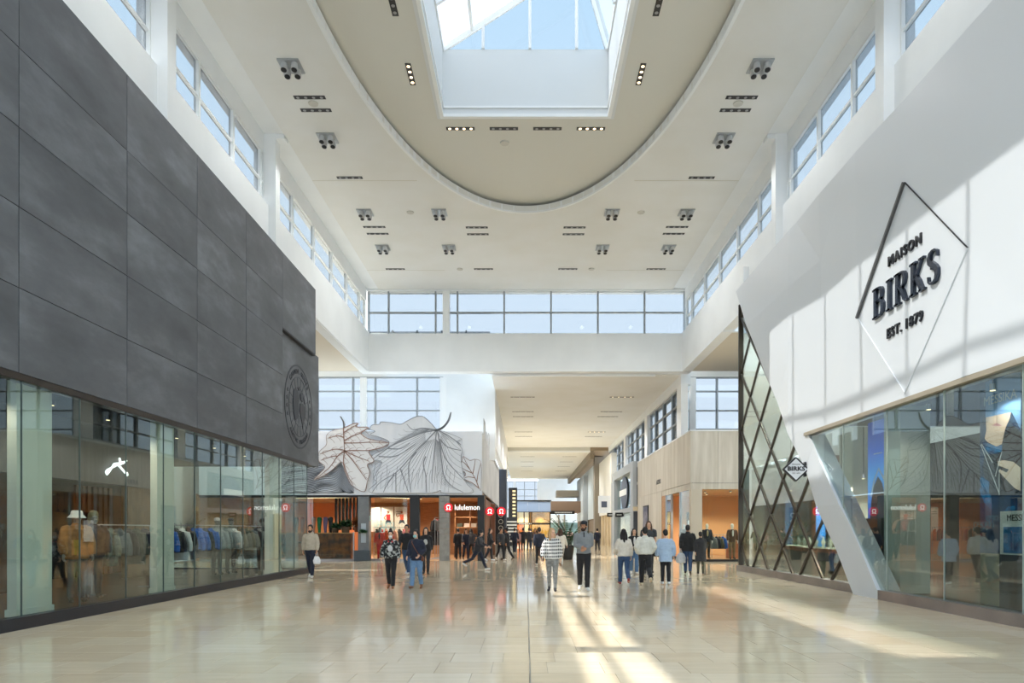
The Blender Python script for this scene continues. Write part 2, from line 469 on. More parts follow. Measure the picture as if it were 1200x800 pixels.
for i in range(7):
    ya, yb = ys[i] + .03, ys[i + 1] - .03
    for (fa, fb) in ((0.0, .5), (.5, 1.0)):
        pa = (SXL + (RX - SXL) * fa, ZT + (RZ - ZT) * fa); pb = (SXL + (RX - SXL) * fb, ZT + (RZ - ZT) * fb)
        G().add([(pa[0], ya, pa[1] + .06), (pb[0], ya, pb[1] + .06), (pb[0], yb, pb[1] + .06), (pa[0], yb, pa[1] + .06)], [(0, 1, 2, 3)]).build('pane', FRIT, sky_l)
    G().add([(SXR, ya, ZT), (RX, ya, RZ), (RX, yb, RZ), (SXR, yb, ZT)], [(0, 1, 2, 3)]).build('pane', WINGL, sky_l)
slope = (RZ - ZT) / (RX - SXL)
gz = lambda x: ZT + (x - SXL) * slope if x <= RX else ZT + (SXR - x) * (RZ - ZT) / (SXR - RX)
xs_ = [SXL, -1.42, .14, 1.70, SXR]
for yy in (SY0, SY1):
    for x in xs_[1:-1]:
        G().bar((x, yy, ZT), (x, yy, gz(x)), .09, .16, up=(0, 1, 0)).build('gable_mullion', WHITE_COOL, sky_l)
    for a, b_ in zip(xs_[:-1], xs_[1:]):
        pl = [(a, ZT), (b_, ZT), (b_, gz(b_)), (a, gz(a))]
        if a < RX < b_: pl = [(a, ZT), (b_, ZT), (RX, RZ), (a, gz(a))]
        pl = [p for i, p in enumerate(pl) if p != pl[i - 1]]
        if len(pl) >= 3: G().prism(pl, mXY(yy), -.005, .005).build('pane', WINGL, sky_l)

# ================================================================== SIDE WALLS ABOVE THE SHOPS (clerestory)
ZS, ZH = 12.70, 14.52                 # sill and head of the clerestory windows
MULL = {0: [2.3, 4.6, 6.9], 1: [9.3, 11.6, 13.95], 2: [18.75, 20.95, 23.0], 3: [26.3, 28.95, 31.6, 34.25, 36.9]}
COLS = [(1.9, 2.3), (9.0, 9.35), (16.3, 16.7), (23.35, 23.75)]
BAYS = [(2.3, 9.0), (9.35, 16.3), (16.7, 23.35), (23.75, 38.2)]
BM = [[4.5, 6.75], [11.6, 13.95], [18.75, 20.95, 23.1], [26.3, 28.95, 31.6, 34.25, 36.9]]
wn = 0
for s, side in ((-1, 'left'), (1, 'right')):
    wl = struct('wall_upper_' + side, (s * 9, 0, 0), 'white plaster wall band under the clerestory')
    yend = 38.4
    G().box(s * 8.8, s * 9.3, -5, yend, 10.5, ZS).build('sill_band', WHITE, wl)
    G().box(s * 8.95, s * 9.3, -5, yend, ZH, ZC + .3).build('header', WHITE, wl)
    G().box(s * 8.92, s * 9.3, -5, 2.3, ZS, ZH).build('end_panel', WHITE, wl)
    for ya, yb in COLS:
        G().box(s * 8.55, s * 9.3, ya, yb, 10.9, ZC + .12).build('pilaster', WHITE, wl)
        G().box(s * 8.27, s * 8.98, ya + .02, yb - .02, ZC - .1, ZC + .2).build('cross_beam', WHITE, wl)
    for bi, (ya, yb) in enumerate(BAYS):
        wn += 1
        wi = struct('window_%d' % wn, (s * 9, (ya + yb) / 2, ZS), 'clerestory window strip in two rows')
        xa, xb = s * 8.96, s * 9.1
        G().box(xa, xb, ya, yb, ZS, ZS + .06).build('sill', FRAME_W, wi); G().box(xa, xb, ya, yb, ZH - .06, ZH).build('head_rail', FRAME_W, wi)
        e = [ya] + BM[bi] + [yb]
        G().box(s * 8.98, s * 9.08, ya, yb, 13.46, 13.53).build('transom', FRAME_W, wi)
        for y in e: G().box(s * 8.95, s * 9.1, y - .045, y + .045, ZS, ZH).build('mullion', FRAME_W, wi)
        for a, b_ in zip(e[:-1], e[1:]):
            for za, zb in ((ZS + .06, 13.46), (13.53, ZH - .06)):
                G().box(s * 9.04, s * 9.055, a + .05, b_ - .05, za, zb).build('pane', WINGL, wi)

# ---- beam across the hall and the window above it
wall_end = struct('wall_end', (0, 38.3, 10.5), 'white beam spanning the hall below high windows')
G().box(-9.3, 9.3, 38.3, 38.95, 10.5, 12.62).build('beam', WHITE, wall_end)
G().box(-9.3, 9.3, 38.3, 38.95, 15.04, 15.6).build('lintel', WHITE, wall_end)
wi = struct('window_9', (0, 38.5, 12.62), 'wide end window of two rows over the beam')
wx = [-8.85, -7.72, -5.07, -3.84, -1.21, 1.43, 4.07, 6.70, 8.95]
for x in wx: G().box(x - .045, x + .045, 38.42, 38.6, 12.62, 15.04).build('mullion', mat('grey_window_frame', (150, 156, 160), .4, .4), wi)
GF = MATS['grey_window_frame']
G().box(-4.66, -4.28, 38.32, 38.7, 12.62, 15.04).build('column', WHITE_COOL, wi)
for z, m_ in ((12.64, FRAME_W), (13.85, GF), (15.0, FRAME_W)): G().box(-8.9, 8.95, 38.44, 38.58, z - .045, z + .045).build('transom', m_, wi)
for a, b_ in zip(wx[:-1], wx[1:]):
    for za, zb in ((12.68, 13.8), (13.9, 14.96)): G().box(a + .045, b_ - .045, 38.5, 38.515, za, zb).build('pane', WINGL, wi)

# ---- cross halls left and right behind the shops
SOF = mat('transept_soffit', (214, 206, 190), .8)
cl = struct('ceiling_cross_hall_left', (-12, 35, 10.5)); G().box(-18, -9.1, 27.4, 38.2, 10.52, 10.9).build('soffit', SOF, cl)
G().box(-9.25, -8.82, 27.4, 38.2, 10.44, 10.49).build('edge_band', WHITE, cl)
G().box(-18, -9.0, 38.96, 43.3, 11.6, 11.9).build('raised_soffit', SOF, cl)
for k in range(5): G().box(-9.0 + k * 1.4, -9.0 + k * 1.4 + 1.36, 38.96, 43.3, 12.9, 12.93).build('added_roof_pane', WINGL, cl); G().box(-9.0 + k * 1.4 - .05, -9.0 + k * 1.4 + .05, 38.96, 43.3, 12.8, 13.0).build('added_roof_bar', WHITE_COOL, cl)  # glass roof added so daylight brightens the white return wall
crr = struct('ceiling_cross_hall_right', (12, 35, 10.5)); G().box(9.1, 18, 30.6, 38.2, 10.52, 10.9).build('soffit', SOF, crr)
G().box(9.42, 18, 38.96, 43.3, 11.6, 11.9).build('raised_soffit', SOF, crr)
G().box(8.82, 18, 30.4, 30.58, 10.44, 12.0).build('edge_band', WHITE, crr)
wcl = struct('wall_cross_hall_left', (-18, 35, 0)); G().box(-18.3, -18, 26, 43.3, 0, 10.9).build('plaster', WHITE, wcl)
wcr = struct('wall_cross_hall_right', (18, 35, 0)); G().box(18, 18.3, 26, 43.3, 0, 12).build('plaster', WHITE, wcr)
G().box(8.6, 18, 26.95, 27.2, 4.4, 12).build('shop_back', WHITE, wcr)
def win_grid(name, Yp, xs, zs, label, thickx=()):
    wi = struct(name, ((xs[0] + xs[-1]) / 2, Yp, zs[0]), label)
    for x in xs:
        t_ = .2 if x in thickx else .05
        G().box(x - t_, x + t_, Yp - .12, Yp + .12, zs[0], zs[-1]).build('mullion', WHITE_COOL if x in thickx else GF, wi)
    for z in zs: G().box(xs[0], xs[-1], Yp - .07, Yp + .07, z - .045, z + .045).build('transom', GF, wi)
    for a, b_ in zip(xs[:-1], xs[1:]):
        for za, zb in zip(zs[:-1], zs[1:]): G().box(a + .05, b_ - .05, Yp - .006, Yp + .006, za + .045, zb - .045).build('pane', WINGL, wi)
    return wi
win_grid('window_10', 43.0, [-17.9, -15.4, -13.1, -10.86, -10.2, -9.46, -6.83, -5.19], [6.7, 7.94, 9.12, 10.33, 11.2], 'tall gridded window behind the leaf mural', (-10.2, -5.19))
win_grid('window_11', 43.0, [9.25, 10.5, 12.04, 14.3, 16.2, 17.9], [6.6, 7.94, 9.12, 10.33, 11.2], 'tall gridded window above the stone shop', (10.5,))
wb = struct('wall_back', (-3.5, 43, 0))
G().box(-18, -5.15, 42.95, 43.3, 11.2, 11.7).box(9.2, 18, 42.95, 43.3, 11.2, 11.7).build('upper_wall', WHITE, wb)
G().box(-18, -5.2, 43.0, 43.4, 6.76, 6.8).box(8.8, 18, 43.0, 43.4, 0, 6.6).build('lower_wall', WHITE, wb)
G().box(-5.15, -1.92, 42.9, 43.3, 6.0, 13).build('white_return', WHITE, wb)
G().box(-2.2, -1.92, 43.3, 73, 6.9, 10.9).build('side_return', WHITE, wb)

# ---- corridor ceilings
cc = struct('ceiling_corridor', (3, 56, 10.45))
G().box(-1.95, 9.4, 38.95, 73, 10.45, 10.9).build('soffit', CEIL, cc)
G().box(-1.95, 7.4, 38.85, 39.0, 10.36, 10.47).build('front_fascia', WHITE_COOL, cc)
cf = struct('ceiling_corridor_far', (3, 90, 10.0))
G().box(-2.4, 6.9, 73, 112, 10.0, 10.5).build('soffit', CEILR, cf)
G().box(-2.4, 6.9, 72.9, 73.05, 9.9, 10.1).build('front_fascia', WHITE_COOL, cf)
G().box(6.9, 9.4, 73, 112, 10.1, 10.5).build('slot_soffit', mat('brown_soffit', (150, 132, 108), .7), cf)
G().box(6.9, 7.3, 73, 112, 9.2, 10.1).build('bulkhead', mat('olive_bulkhead', (128, 116, 98), .7), cf)

# ---- corridor clerestory on the right
wr = struct('wall_corridor_right', (9, 56, 0))
G().box(8.85, 9.4, 38.9, 73, 9.9, 10.5).build('header', WHITE, wr)
G().box(8.95, 9.4, 37.2, 112, 6.0, 6.9).build('sill_band', WHITE, wr)
wi = struct('window_12', (9, 56, 6.9), 'gridded corridor clerestory above the stone shop')
ym = [39.2, 41.9, 44.6, 47.3, 50.0, 52.7, 55.4, 58.1, 60.8, 63.5, 66.2, 68.9, 72.8]
for i, y in enumerate(ym):
    t_ = .55 if i in (0, 4, 8) else .06
    G().box(8.8 if t_ > .1 else 8.95, 9.2, y - t_, y + t_, 6.9, 9.9).build('column' if t_ > .1 else 'mullion', WHITE_COOL if t_ > .1 else GF, wi)
for z in (6.95, 7.95, 8.95, 9.86): G().box(8.98, 9.12, 39, 73, z - .045, z + .045).build('transom', GF, wi)
for a, b_ in zip(ym[:-1], ym[1:]):
    for za, zb in ((7, 7.9), (8, 8.9), (9, 9.8)): G().box(9.04, 9.055, a + .07, b_ - .07, za, zb).build('pane', WINGL, wi)

# ================================================================== LEFT SHOP: grey concrete-look facade over glass
def concrete_nodes(n, l, b):
    b.inputs['Roughness'].default_value = 0.62
    t = n.new('ShaderNodeTexCoord'); gi = n.new('ShaderNodeNewGeometry'); oi = n.new('ShaderNodeObjectInfo')
    m1 = n.new('ShaderNodeMapping'); m1.inputs['Scale'].default_value = (1, .55, 1.3); l.new(gi.outputs['Position'], m1.inputs[0])
    ro = n.new('ShaderNodeVectorMath'); ro.operation = 'ADD'; cm = n.new('ShaderNodeCombineXYZ'); mu = n.new('ShaderNodeMath'); mu.operation = 'MULTIPLY'; mu.inputs[1].default_value = 40
    l.new(oi.outputs['Random'], mu.inputs[0]); l.new(mu.outputs[0], cm.inputs[0]); l.new(m1.outputs[0], ro.inputs[0]); l.new(cm.outputs[0], ro.inputs[1])
    a = n.new('ShaderNodeTexNoise'); a.inputs['Scale'].default_value = 0.8; a.inputs['Detail'].default_value = 8; a.inputs['Roughness'].default_value = .62; l.new(ro.outputs[0], a.inputs['Vector'])
    r = n.new('ShaderNodeValToRGB'); l.new(a.outputs['Fac'], r.inputs[0])
    r.color_ramp.elements[0].position = .3; r.color_ramp.elements[0].color = lin((78, 81, 85))
    r.color_ramp.elements[1].position = .8; r.color_ramp.elements[1].color = lin((130, 135, 141))
    e = r.color_ramp.elements.new(.52); e.color = lin((95, 98, 103))
    mr = n.new('ShaderNodeMapRange'); mr.inputs['To Min'].default_value = .88; mr.inputs['To Max'].default_value = 1.1; l.new(oi.outputs['Random'], mr.inputs[0])
    hs = n.new('ShaderNodeHueSaturation'); l.new(mr.outputs[0], hs.inputs['Value']); l.new(r.outputs[0], hs.inputs['Color']); l.new(hs.outputs[0], b.inputs['Base Color'])
    bn = n.new('ShaderNodeBump'); bn.inputs['Strength'].default_value = .25; bn.inputs['Distance'].default_value = .01; l.new(a.outputs['Fac'], bn.inputs['Height']); l.new(bn.outputs[0], b.inputs['Normal'])
CONC = node_mat('concrete_panel', concrete_nodes)
SEAM = mat('panel_seam', (48, 49, 52), .8)
wall_left = struct('wall_left', (-8.15, 12, 0), 'dark grey concrete panel facade')
G().box(-9.3, -8.26, -5, 22.9, 4.13, 10.93).box(-9.3, -8.26, 22.9, 26.45, 8.42, 10.92).build('backing', SEAM, wall_left)
py = [-4.0, -1.0, 2.0, 5.0, 8.0, 10.98, 13.96, 16.94, 19.92, 22.9, 26.5]
pz = [4.13, 5.5, 6.8, 8.08, 9.36, 10.93]
for a, b_ in zip(py[:-1], py[1:]):
    for i in range(5):
        za, zb = pz[i], pz[i + 1]
        if a > 22:
            if zb < 8.2: continue
            if za < 8.3: za = 8.35
            if i == 4: continue
            if i == 3: za, zb = 8.40, 10.93
        dx = RT.uniform(-.003, .003)
        G().box(-8.24, -8.15 + dx, a + .009, b_ - .009, za + .007, zb - .007).build('concrete_panel', CONC, wall_left)
G().box(-9.0, -8.3, 22.92, 27.35, 4.12, 8.52).build('sign_panel', CONC, wall_left)
G().box(-8.95, -8.16, 22.9, 26.5, 8.36, 8.40).build('notch_soffit', DARK, wall_left)
G().box(-14, -9.2, -5, 27.2, 10.6, 10.93).build('shop_roof', SEAM, wall_left)
G().box(-9.3, -8.22, 26.4, 26.5, 8.4, 10.93).build('end_cap', CONC, wall_left)
# header channel
G().box(-8.35, -8.16, -5, 25.65, 4.02, 4.13).build('header_channel', mat('brown_channel', (58, 50, 44), .4, .5), wall_left)

# round shop emblem on the end panel: rings, letters in an arc, globe meridians and land masses
EMY, EMZ, EMR = 25.0, 6.1, 1.5
EMB = mat('emblem_dark', (46, 50, 58), .5)
em = thing('wall_emblem', 'round dark globe emblem with ring lettering on the grey concrete end panel', 'emblem', (-8.3, EMY, EMZ))
def ring(g, r0, r1, mp, d0, d1, n=72, u0=0, v0=0, a0=0, a1=2 * pi):
    k = n + 1
    pts = [(u0 + cos(a0 + (a1 - a0) * i / n) * (r0 + r1) / 2, v0 + sin(a0 + (a1 - a0) * i / n) * (r0 + r1) / 2) for i in range(k)]
    g.ribbon(pts, (r1 - r0) / 2, mp, d0, d1)
mE = lambda u, v, d: (-8.3 + d, EMY + u, EMZ + v)
g = G(); ring(g, 1.46, 1.52, mE, 0, .012); g.build('outer_ring', EMB, em)
g = G(); ring(g, 1.06, 1.085, mE, 0, .012); g.build('inner_ring', EMB, em)
g = G()
for k in range(18):
    a = 2 * pi * k / 18
    g.ribbon([(cos(a) * .3, sin(a) * .3), (cos(a) * 1.05, sin(a) * 1.05)], .009, mE, 0, .008)
ring(g, .70, .715, mE, 0, .008)
g.build('meridian_lines', EMB, em)
g = G()
for poly in ([(-.62, .5), (-.4, .62), (-.1, .55), (-.02, .3), (-.1, .1), (-.05, -.15), (-.2, -.45), (-.45, -.55), (-.6, -.3), (-.66, .1)],
             [(.1, .5), (.3, .6), (.45, .4), (.35, .25), (.15, .3)], [(.1, .15), (.35, .2), (.6, .1), (.62, -.2), (.5, -.5), (.4, -.75), (.28, -.5), (.15, -.3), (.05, -.1)],
             [(-.2, .68), (0, .75), (.1, .66), (-.05, .6)], [(.5, .45), (.62, .35), (.6, .22), (.52, .3)]):
    g.prism(poly, mE, 0, .02)
g.build('land_masses', mat('emblem_land', (30, 34, 44), .5), em)
def arc_text(s, r, a0, a1, size, up, parent):
    n = len(s)
    for i, ch in enumerate(s):
        if ch == ' ': continue
        a = a0 + (a1 - a0) * (i + .5) / n
        c = bpy.data.curves.new('letter', 'FONT'); c.body = ch; c.size = size; c.extrude = .006; c.align_x = 'CENTER'; c.align_y = 'CENTER'; c.materials.append(EMB); c.offset = .006
        o = link('letter', c, parent); FONTS.append(o)
        o.location = (.012, cos(a) * r, sin(a) * r)
        ra = a - pi / 2 if up else a + pi / 2
        o.rotation_euler = (Matrix(((0, 0, 1), (1, 0, 0), (0, 1, 0))).to_4x4() @ Matrix.Rotation(ra, 4, 'Z')).to_euler()
arc_text('CANADA GOOSE', 1.27, radians(140), radians(40), .24, True, em)
arc_text('ARCTIC PROGRAM', 1.27, radians(222), radians(318), .21, False, em)
for s in (-1, 1):
    for k, dv in enumerate((-.42, -.14, .14, .42)):
        u = s * sqrt(1.27 ** 2 - dv ** 2)
        st = [(u + (.075 if i % 2 == 0 else .035) * sin(pi * i / 5), dv + (.075 if i % 2 == 0 else .035) * cos(pi * i / 5)) for i in range(10)]
        G().prism(st, mE, 0, .012).build('emblem_leaf', EMB, em)

# ---- left shop window
KICK = mat('dark_kickplate', (44, 46, 54), .35, .3)
wnl = struct('window_13', (-8.2, 12, .2), 'frameless glass shopfront under the concrete facade')
G().box(-8.3, -8.1, -5, 25.62, 0, .2).build('kickplate', KICK, wnl)
gy = [25.6 - 1.45 * k for k in range(0, 21)][::-1]
for a, b_ in zip(gy[:-1], gy[1:]):
    G().box(-8.206, -8.194, a + .006, b_ - .006, .2, 4.02).build('pane', SHOPGL, wnl)
for y in gy: G().box(-8.212, -8.186, y - .006, y + .006, .2, 4.02).build('glass_joint', mat('silicone_joint', (78, 92, 90), .4), wnl)
xs_ = [-8.2, -10.1, -12.0, -13.9]
for a, b_ in zip(xs_[:-1], xs_[1:]): G().box(b_ + .006, a - .006, 25.594, 25.606, .2, 4.05).build('pane', SHOPGL, wnl)
G().box(-14, -8.3, 25.5, 25.65, 0, .2).build('kickplate', KICK, wnl)
# interior shell
SHOPF = mat('shop_floor_brown', (92, 72, 54), .3, nz=(2, .3, .7), col2=(78, 60, 44))
WAL = mat('walnut', (104, 66, 42), .45, nz=(3, .3, .7), col2=(78, 48, 30), stretch=(6, 6, .4))
WALD = mat('dark_wall', (38, 38, 40), .7)
wli = struct('wall_left_shop_back', (-14, 12, 0))
G().box(-14.2, -14, -5, 25.6, 0, 4.2).build('dark_backing', WALD, wli)
fl = struct('floor_left_shop', (-11, 12, 0)); G().box(-14, -8.3, -5, 25.6, -.005, .15).build('boards', SHOPF, fl)
ce = struct('ceiling_left_shop', (-11, 12, 4.1)); G().box(-14.2, -8.36, -5, 27.2, 4.13, 4.3).build('black_soffit', mat('dark_soffit', (48, 45, 42), .7), ce)
y = 10.2
while y < 23:
    if int(y * 2) % 7 < 5: G().box(-13.98, -13.9, y, y + .16, .15, 3.0).build('slat', WAL, wli)
    y += .28
for (ya, yb, m_) in ((10.6, 12.6, WAL), (14.4, 16.2, WAL), (20.6, 22.2, mat('bronze_wall', (116, 92, 60), .5, nz=(3, .3, .7), col2=(84, 66, 44)))):
    G().box(-12.2, -12.0, ya, yb, .15, 3.1).build('display_wall', m_, wli)
COLG = mat('pale_plaster_column', (206, 210, 198), .6, nz=(1, .3, .7), col2=(196, 200, 188))
for i, (ya, yb, lab) in enumerate(((11.4, 12.25, 'pale flat column inside the glass, first from the left'), (15.75, 16.5, 'pale flat column inside the glass between the two clothes rails'), (22.65, 23.75, 'pale flat column inside the glass near the shop corner'))):
    c = G().box(-8.66, -8.5, ya, yb, .15, 4.13).box(-8.68, -8.48, ya - .03, yb + .03, .15, .27).build('column', COLG, None); tag(c, lab, 'column')
# bulkhead with the white crossed emblem
bh = struct('trim_1', (-10.4, 16, 2.7), 'dark hanging fascia inside the left shop'); G().box(-10.5, -10.35, 12.6, 19.5, 2.75, 4.13).build('fascia', mat('slate_fascia', (64, 66, 70), .6), bh)
nx = thing('neon_emblem', 'white crossed-shapes emblem glowing on the dark fascia inside the left shop', 'sign', (-10.3, 17.2, 3.17))
mN = lambda u, v, d: (-10.3 + d, 17.2 + u, 3.17 + v)
NEON = mat('neon_white', (250, 252, 255), .4, emit=((250, 252, 255), 1.6))
G().ribbon([(-.46, -.18), (-.38, -.11), (-.24, -.02), (-.12, .06), (-.02, .10), (.12, .11), (.26, .16), (.40, .22)], [.05, .055, .015, .05, .03, .03, .03, .01], mN, .0, .03).build('long_stroke', NEON, nx)
G().ribbon([(-.02, .09), (.12, .03), (.28, -.07), (.40, -.11), (.43, -.16)], [.02, .018, .018, .04, .03], mN, .0, .03).build('cross_stroke', NEON, nx)
G().ribbon([(.08, .25), (.11, .19), (.16, .13)], [.02, .025, .04], mN, .0, .03).build('short_stroke', NEON, nx)
for y in (11.0, 13.4, 15.2, 18.2, 20.4, 22.6, 24.4):
    t = thing('shop_downlight', 'small ceiling spotlight inside the left shop, %s from the camera end' % ORD[(11.0, 13.4, 15.2, 18.2, 20.4, 22.6, 24.4).index(y)], 'light', (-9.3, y, 4.13), group='left shop ceiling spotlights')
    G().tube([(-9.3, y, 4.13), (-9.3, y, 4.05)], .06, 8).build('housing', BLACK, t); G().tube([(-9.3, y, 4.055), (-9.3, y, 4.045)], .04, 8).build('lens', WARMLED, t)
    spot('shop_lamp', (-9.3, y, 3.9), 70, (1, .86, .7), 158, t, .05, .4)

# ================================================================== RIGHT SHOP: faceted white facade with slanted foot
EL = lambda z: 17.1 + .878 * z                       # slanted left edge (Y over z)
ER = lambda z: 15.65 + .955 * z                      # right edge of the slanted foot
FZ, FT = 4.45, 10.93
FACE = mat('white_facade_panel', (217, 221, 225), .42, bump=(.9, .05, .02))
wall_right = struct('wall_right', (8.2, 12, 0), 'white faceted facade of folded triangular panels with a slanted foot')
DY, DZ, NY, NZ = 2.13, 2.28, 14.75, 6.83             # diamond module, centred on the big shop sign
RF = random.Random(11)
disp = {}
def nd(i, j):
    y = NY + i * DY; z = NZ + j * DZ
    flat = abs(i) + abs(j) <= 1
    if (i, j) not in disp: disp[(i, j)] = 0.0 if flat else RF.uniform(-.05, .10)
    return (y, z, disp[(i, j)])
def facet(tri):
    (ya, za, da), (yb, zb, db), (yc, zc, dc) = tri
    det = (yb - ya) * (zc - za) - (yc - ya) * (zb - za)
    def dep(p):
        u = ((p[0] - ya) * (zc - za) - (yc - ya) * (p[1] - za)) / det
        v = ((yb - ya) * (p[1] - za) - (p[0] - ya) * (zb - za)) / det
        return da + u * (db - da) + v * (dc - da)
    base = [(ya, za), (yb, zb), (yc, zc)]
    for part in (0, 1):
        p = base
        if part == 0:
            for f in (lambda q: q[1] - FZ, lambda q: FT - q[1], lambda q: EL(q[1]) - q[0], lambda q: q[0] + 3):
                p = clip(p, f) if len(p) > 2 else []
        else:
            for f in (lambda q: FZ - q[1], lambda q: q[1], lambda q: EL(q[1]) - q[0], lambda q: q[0] - ER(q[1])):
                p = clip(p, f) if len(p) > 2 else []
        if len(p) > 2 and area2(p) > .004:
            n_ = len(p)
            fr = [(8.2 - dep(q), q[0], q[1]) for q in p]; bk = [(8.3, q[0], q[1]) for q in p]
            G().add(fr + bk, [tuple(range(n_)), tuple(range(2 * n_ - 1, n_ - 1, -1))] + [(k, (k + 1) % n_, (k + 1) % n_ + n_, k + n_) for k in range(n_)]).build('facet_panel', FACE, wall_right)
for i in range(-9, 8):
    for j in range(-4, 4):
        if (i + j) % 2: continue
        c = nd(i, j); a = nd(i + 1, j); b_ = nd(i, j + 1); d = nd(i - 1, j); e = nd(i, j - 1)
        for t in ((c, a, b_), (c, b_, d), (c, d, e), (c, e, a)): facet(t)
# the solid thickness behind the skin
mW = lambda u, v, d: (8.3 + d, u, v)
G().prism([(-3, FZ), (ER(FZ), FZ), (EL(FZ), FZ), (EL(FT), FT), (-3, FT)], mW, 0, .45).build('facade_core', FACE, wall_right)
G().prism([(ER(0), 0), (EL(0), 0), (EL(FZ), FZ), (ER(FZ), FZ)], mW, 0, .40).build('slanted_foot', FACE, wall_right)
G().box(8.14, 8.5, -3, ER(FZ) + .1, FZ - .1, FZ - .005).build('sill_strip', mat('beige_metal', (186, 174, 154), .4, .5), wall_right)
G().box(8.7, 14, -3, 26.9, 10.6, 10.93).build('shop_roof', WHITE, wall_right)

# ---- big sign
big = thing('shop_sign', 'large dark metal serif lettering in a half-framed diamond on the white facade', 'sign', (8.12, NY, NZ))
mS = lambda u, v, d: (8.13 - d, NY - u, NZ + v)      # u runs to the reader's right
SIGN = mat('sign_gunmetal', (64, 70, 82), .22, .85)
SIGNB = mat('sign_black', (34, 35, 40), .35, .4)
def poly_letter(ch):
    """Latin serif capitals as thick and thin strokes inside a 1-high box; returns (width, list of (points, half widths))"""
    T, t, s = .085, .03, .035
    sf = lambda x0, x1, y: ([(x0, y), (x1, y)], s)
    if ch == 'I': return .36, [([(.18, 0), (.18, 1)], T), sf(.02, .34, s), sf(.02, .34, 1 - s)]
    if ch == 'B':
        return .70, [([(.16, 0), (.16, 1)], T), sf(.0, .34, s), sf(.0, .34, 1 - s),
                     ([(.2, .965), (.40, .965), (.50, .92), (.545, .84), (.55, .75), (.52, .63), (.44, .56), (.2, .535)], [t, t, .055, .08, .085, .06, t, t]),
                     ([(.2, .535), (.44, .535), (.55, .48), (.60, .38), (.605, .27), (.57, .13), (.47, .05), (.2, .035)], [t, t, .06, .085, .09, .07, t, t])]
    if ch == 'R':
        return .72, [([(.16, 0), (.16, 1)], T), sf(.0, .34, s), sf(.0, .34, 1 - s),
                     ([(.2, .965), (.40, .965), (.51, .92), (.56, .83), (.565, .73), (.53, .60), (.44, .52), (.2, .49)], [t, t, .055, .08, .085, .06, t, t]),
                     ([(.34, .5), (.46, .34), (.56, .12), (.64, .03), (.74, .03)], [.06, .085, .085, .055, t])]
    if ch == 'K':
        return .74, [([(.16, 0), (.16, 1)], T), sf(.0, .34, s), sf(.0, .34, 1 - s), ([(.22, .40), (.62, .97)], t), sf(.48, .74, 1 - s),
                     ([(.32, .55), (.46, .34), (.62, .04)], [.06, .085, .085]), sf(.48, .78, s)]
    if ch == 'S':
        return .56, [([(.50, .74), (.47, .90), (.38, .96), (.26, .965), (.15, .91), (.10, .80), (.13, .68), (.25, .58), (.38, .47), (.47, .36), (.48, .22), (.42, .09), (.29, .035), (.17, .05), (.09, .13), (.06, .28)],
                      [.02, .03, .03, .035, .06, .075, .085, .09, .09, .09, .08, .06, .035, .03, .03, .02])]
word = 'BIRKS'; H = .70
tot = sum(poly_letter(c)[0] for c in word) + .13 * 4
uu = -tot / 2
SX_ = 2.55 / (tot * H)
for ch in word:
    wd, st = poly_letter(ch)
    g = G()
    for pts, ws in st:
        if not isinstance(ws, list): ws = [ws] * len(pts)
        g.ribbon([((uu + x) * H * SX_, (y - .5) * H + .04) for x, y in pts], [w_ * H * .92 for w_ in ws], mS, -.07, .0)
    g.box(8.16, 8.24, NY - (uu + .16) * H * SX_ - .02, NY - (uu + .16) * H * SX_ + .02, NZ + .02, NZ + .06)
    g.build('letter', SIGN, big)
    uu += wd + .13
text('small_lettering', 'MAISON', .30, (8.185, NY, 7.63), 'right', SIGNB, big, .025, 1.0, 1.25, bold=.008)
for s_, u_ in (('EST.', -.40), ('1879', .36)): text('small_lettering', s_, .30, (8.185, NY - u_, 6.02), 'right', SIGNB, big, .025, 1.0, 1.18, bold=.008)
G().ribbon([(-2.1, 0), (0, 2.28)], .032, mS, -.07, -.01).build('frame_bar', mat('frame_bar_metal', (104, 104, 104), .35, .8), big)
G().ribbon([(0, 2.28), (2.1, 0)], .010, mS, -.07, -.05).build('frame_bar', SIGNB, big)
# white pressed seams completing the diamond
for a, b_ in (((-2.1, 0), (0, -2.27)), ((2.1, 0), (0, -2.27))):
    G().ribbon([a, b_], .012, mS, -.08, -.045).build('pressed_seam', FACE, big)

# ---- blade sign on the slanted foot
bs = thing('blade_sign', 'small white diamond blade sign on two brackets at the slanted white foot', 'sign', (7.9, 20.0, 3.38))
mB = lambda u, v, d: (7.9 + u, 20.0 - d, 3.38 + v)
G().prism([(-.36, 0), (0, -.34), (.36, 0), (0, .34)], mB, -.05, .05).build('sign_plate', mat('sign_plate_white', (238, 240, 242), .4), bs)
g = G()
pts = [(-.36, 0), (0, -.34), (.36, 0), (0, .34), (-.36, 0)]
for a, b_ in zip(pts[:-1], pts[1:]): g.ribbon([a, b_], .018, mB, -.055, .058)
g.build('sign_rim', SIGNB, bs)
text('lettering', 'BIRKS', .17, (7.9, 19.93, 3.39), 'front', SIGNB, bs, .003, 1.15, 1.05, bold=.006)
text('lettering', 'MAISON', .055, (7.9, 19.93, 3.52), 'front', SIGNB, bs, .003, 1, 1.2)
text('lettering', 'EST. 1879', .05, (7.9, 19.93, 3.26), 'front', SIGNB, bs, .003, 1, 1.1)
for dz in (-.22, .22):
    G().bar((8.02, 20, 3.38 + dz * .75), (8.28, 20, 3.38 + dz * .75), .02, .02).build('bracket', SIGNB, bs)
    G().box(8.16, 8.2, 19.94, 20.06, 3.38 + dz * .75 - .05, 3.38 + dz * .75 + .05).build('bracket_plate', SIGNB, bs)

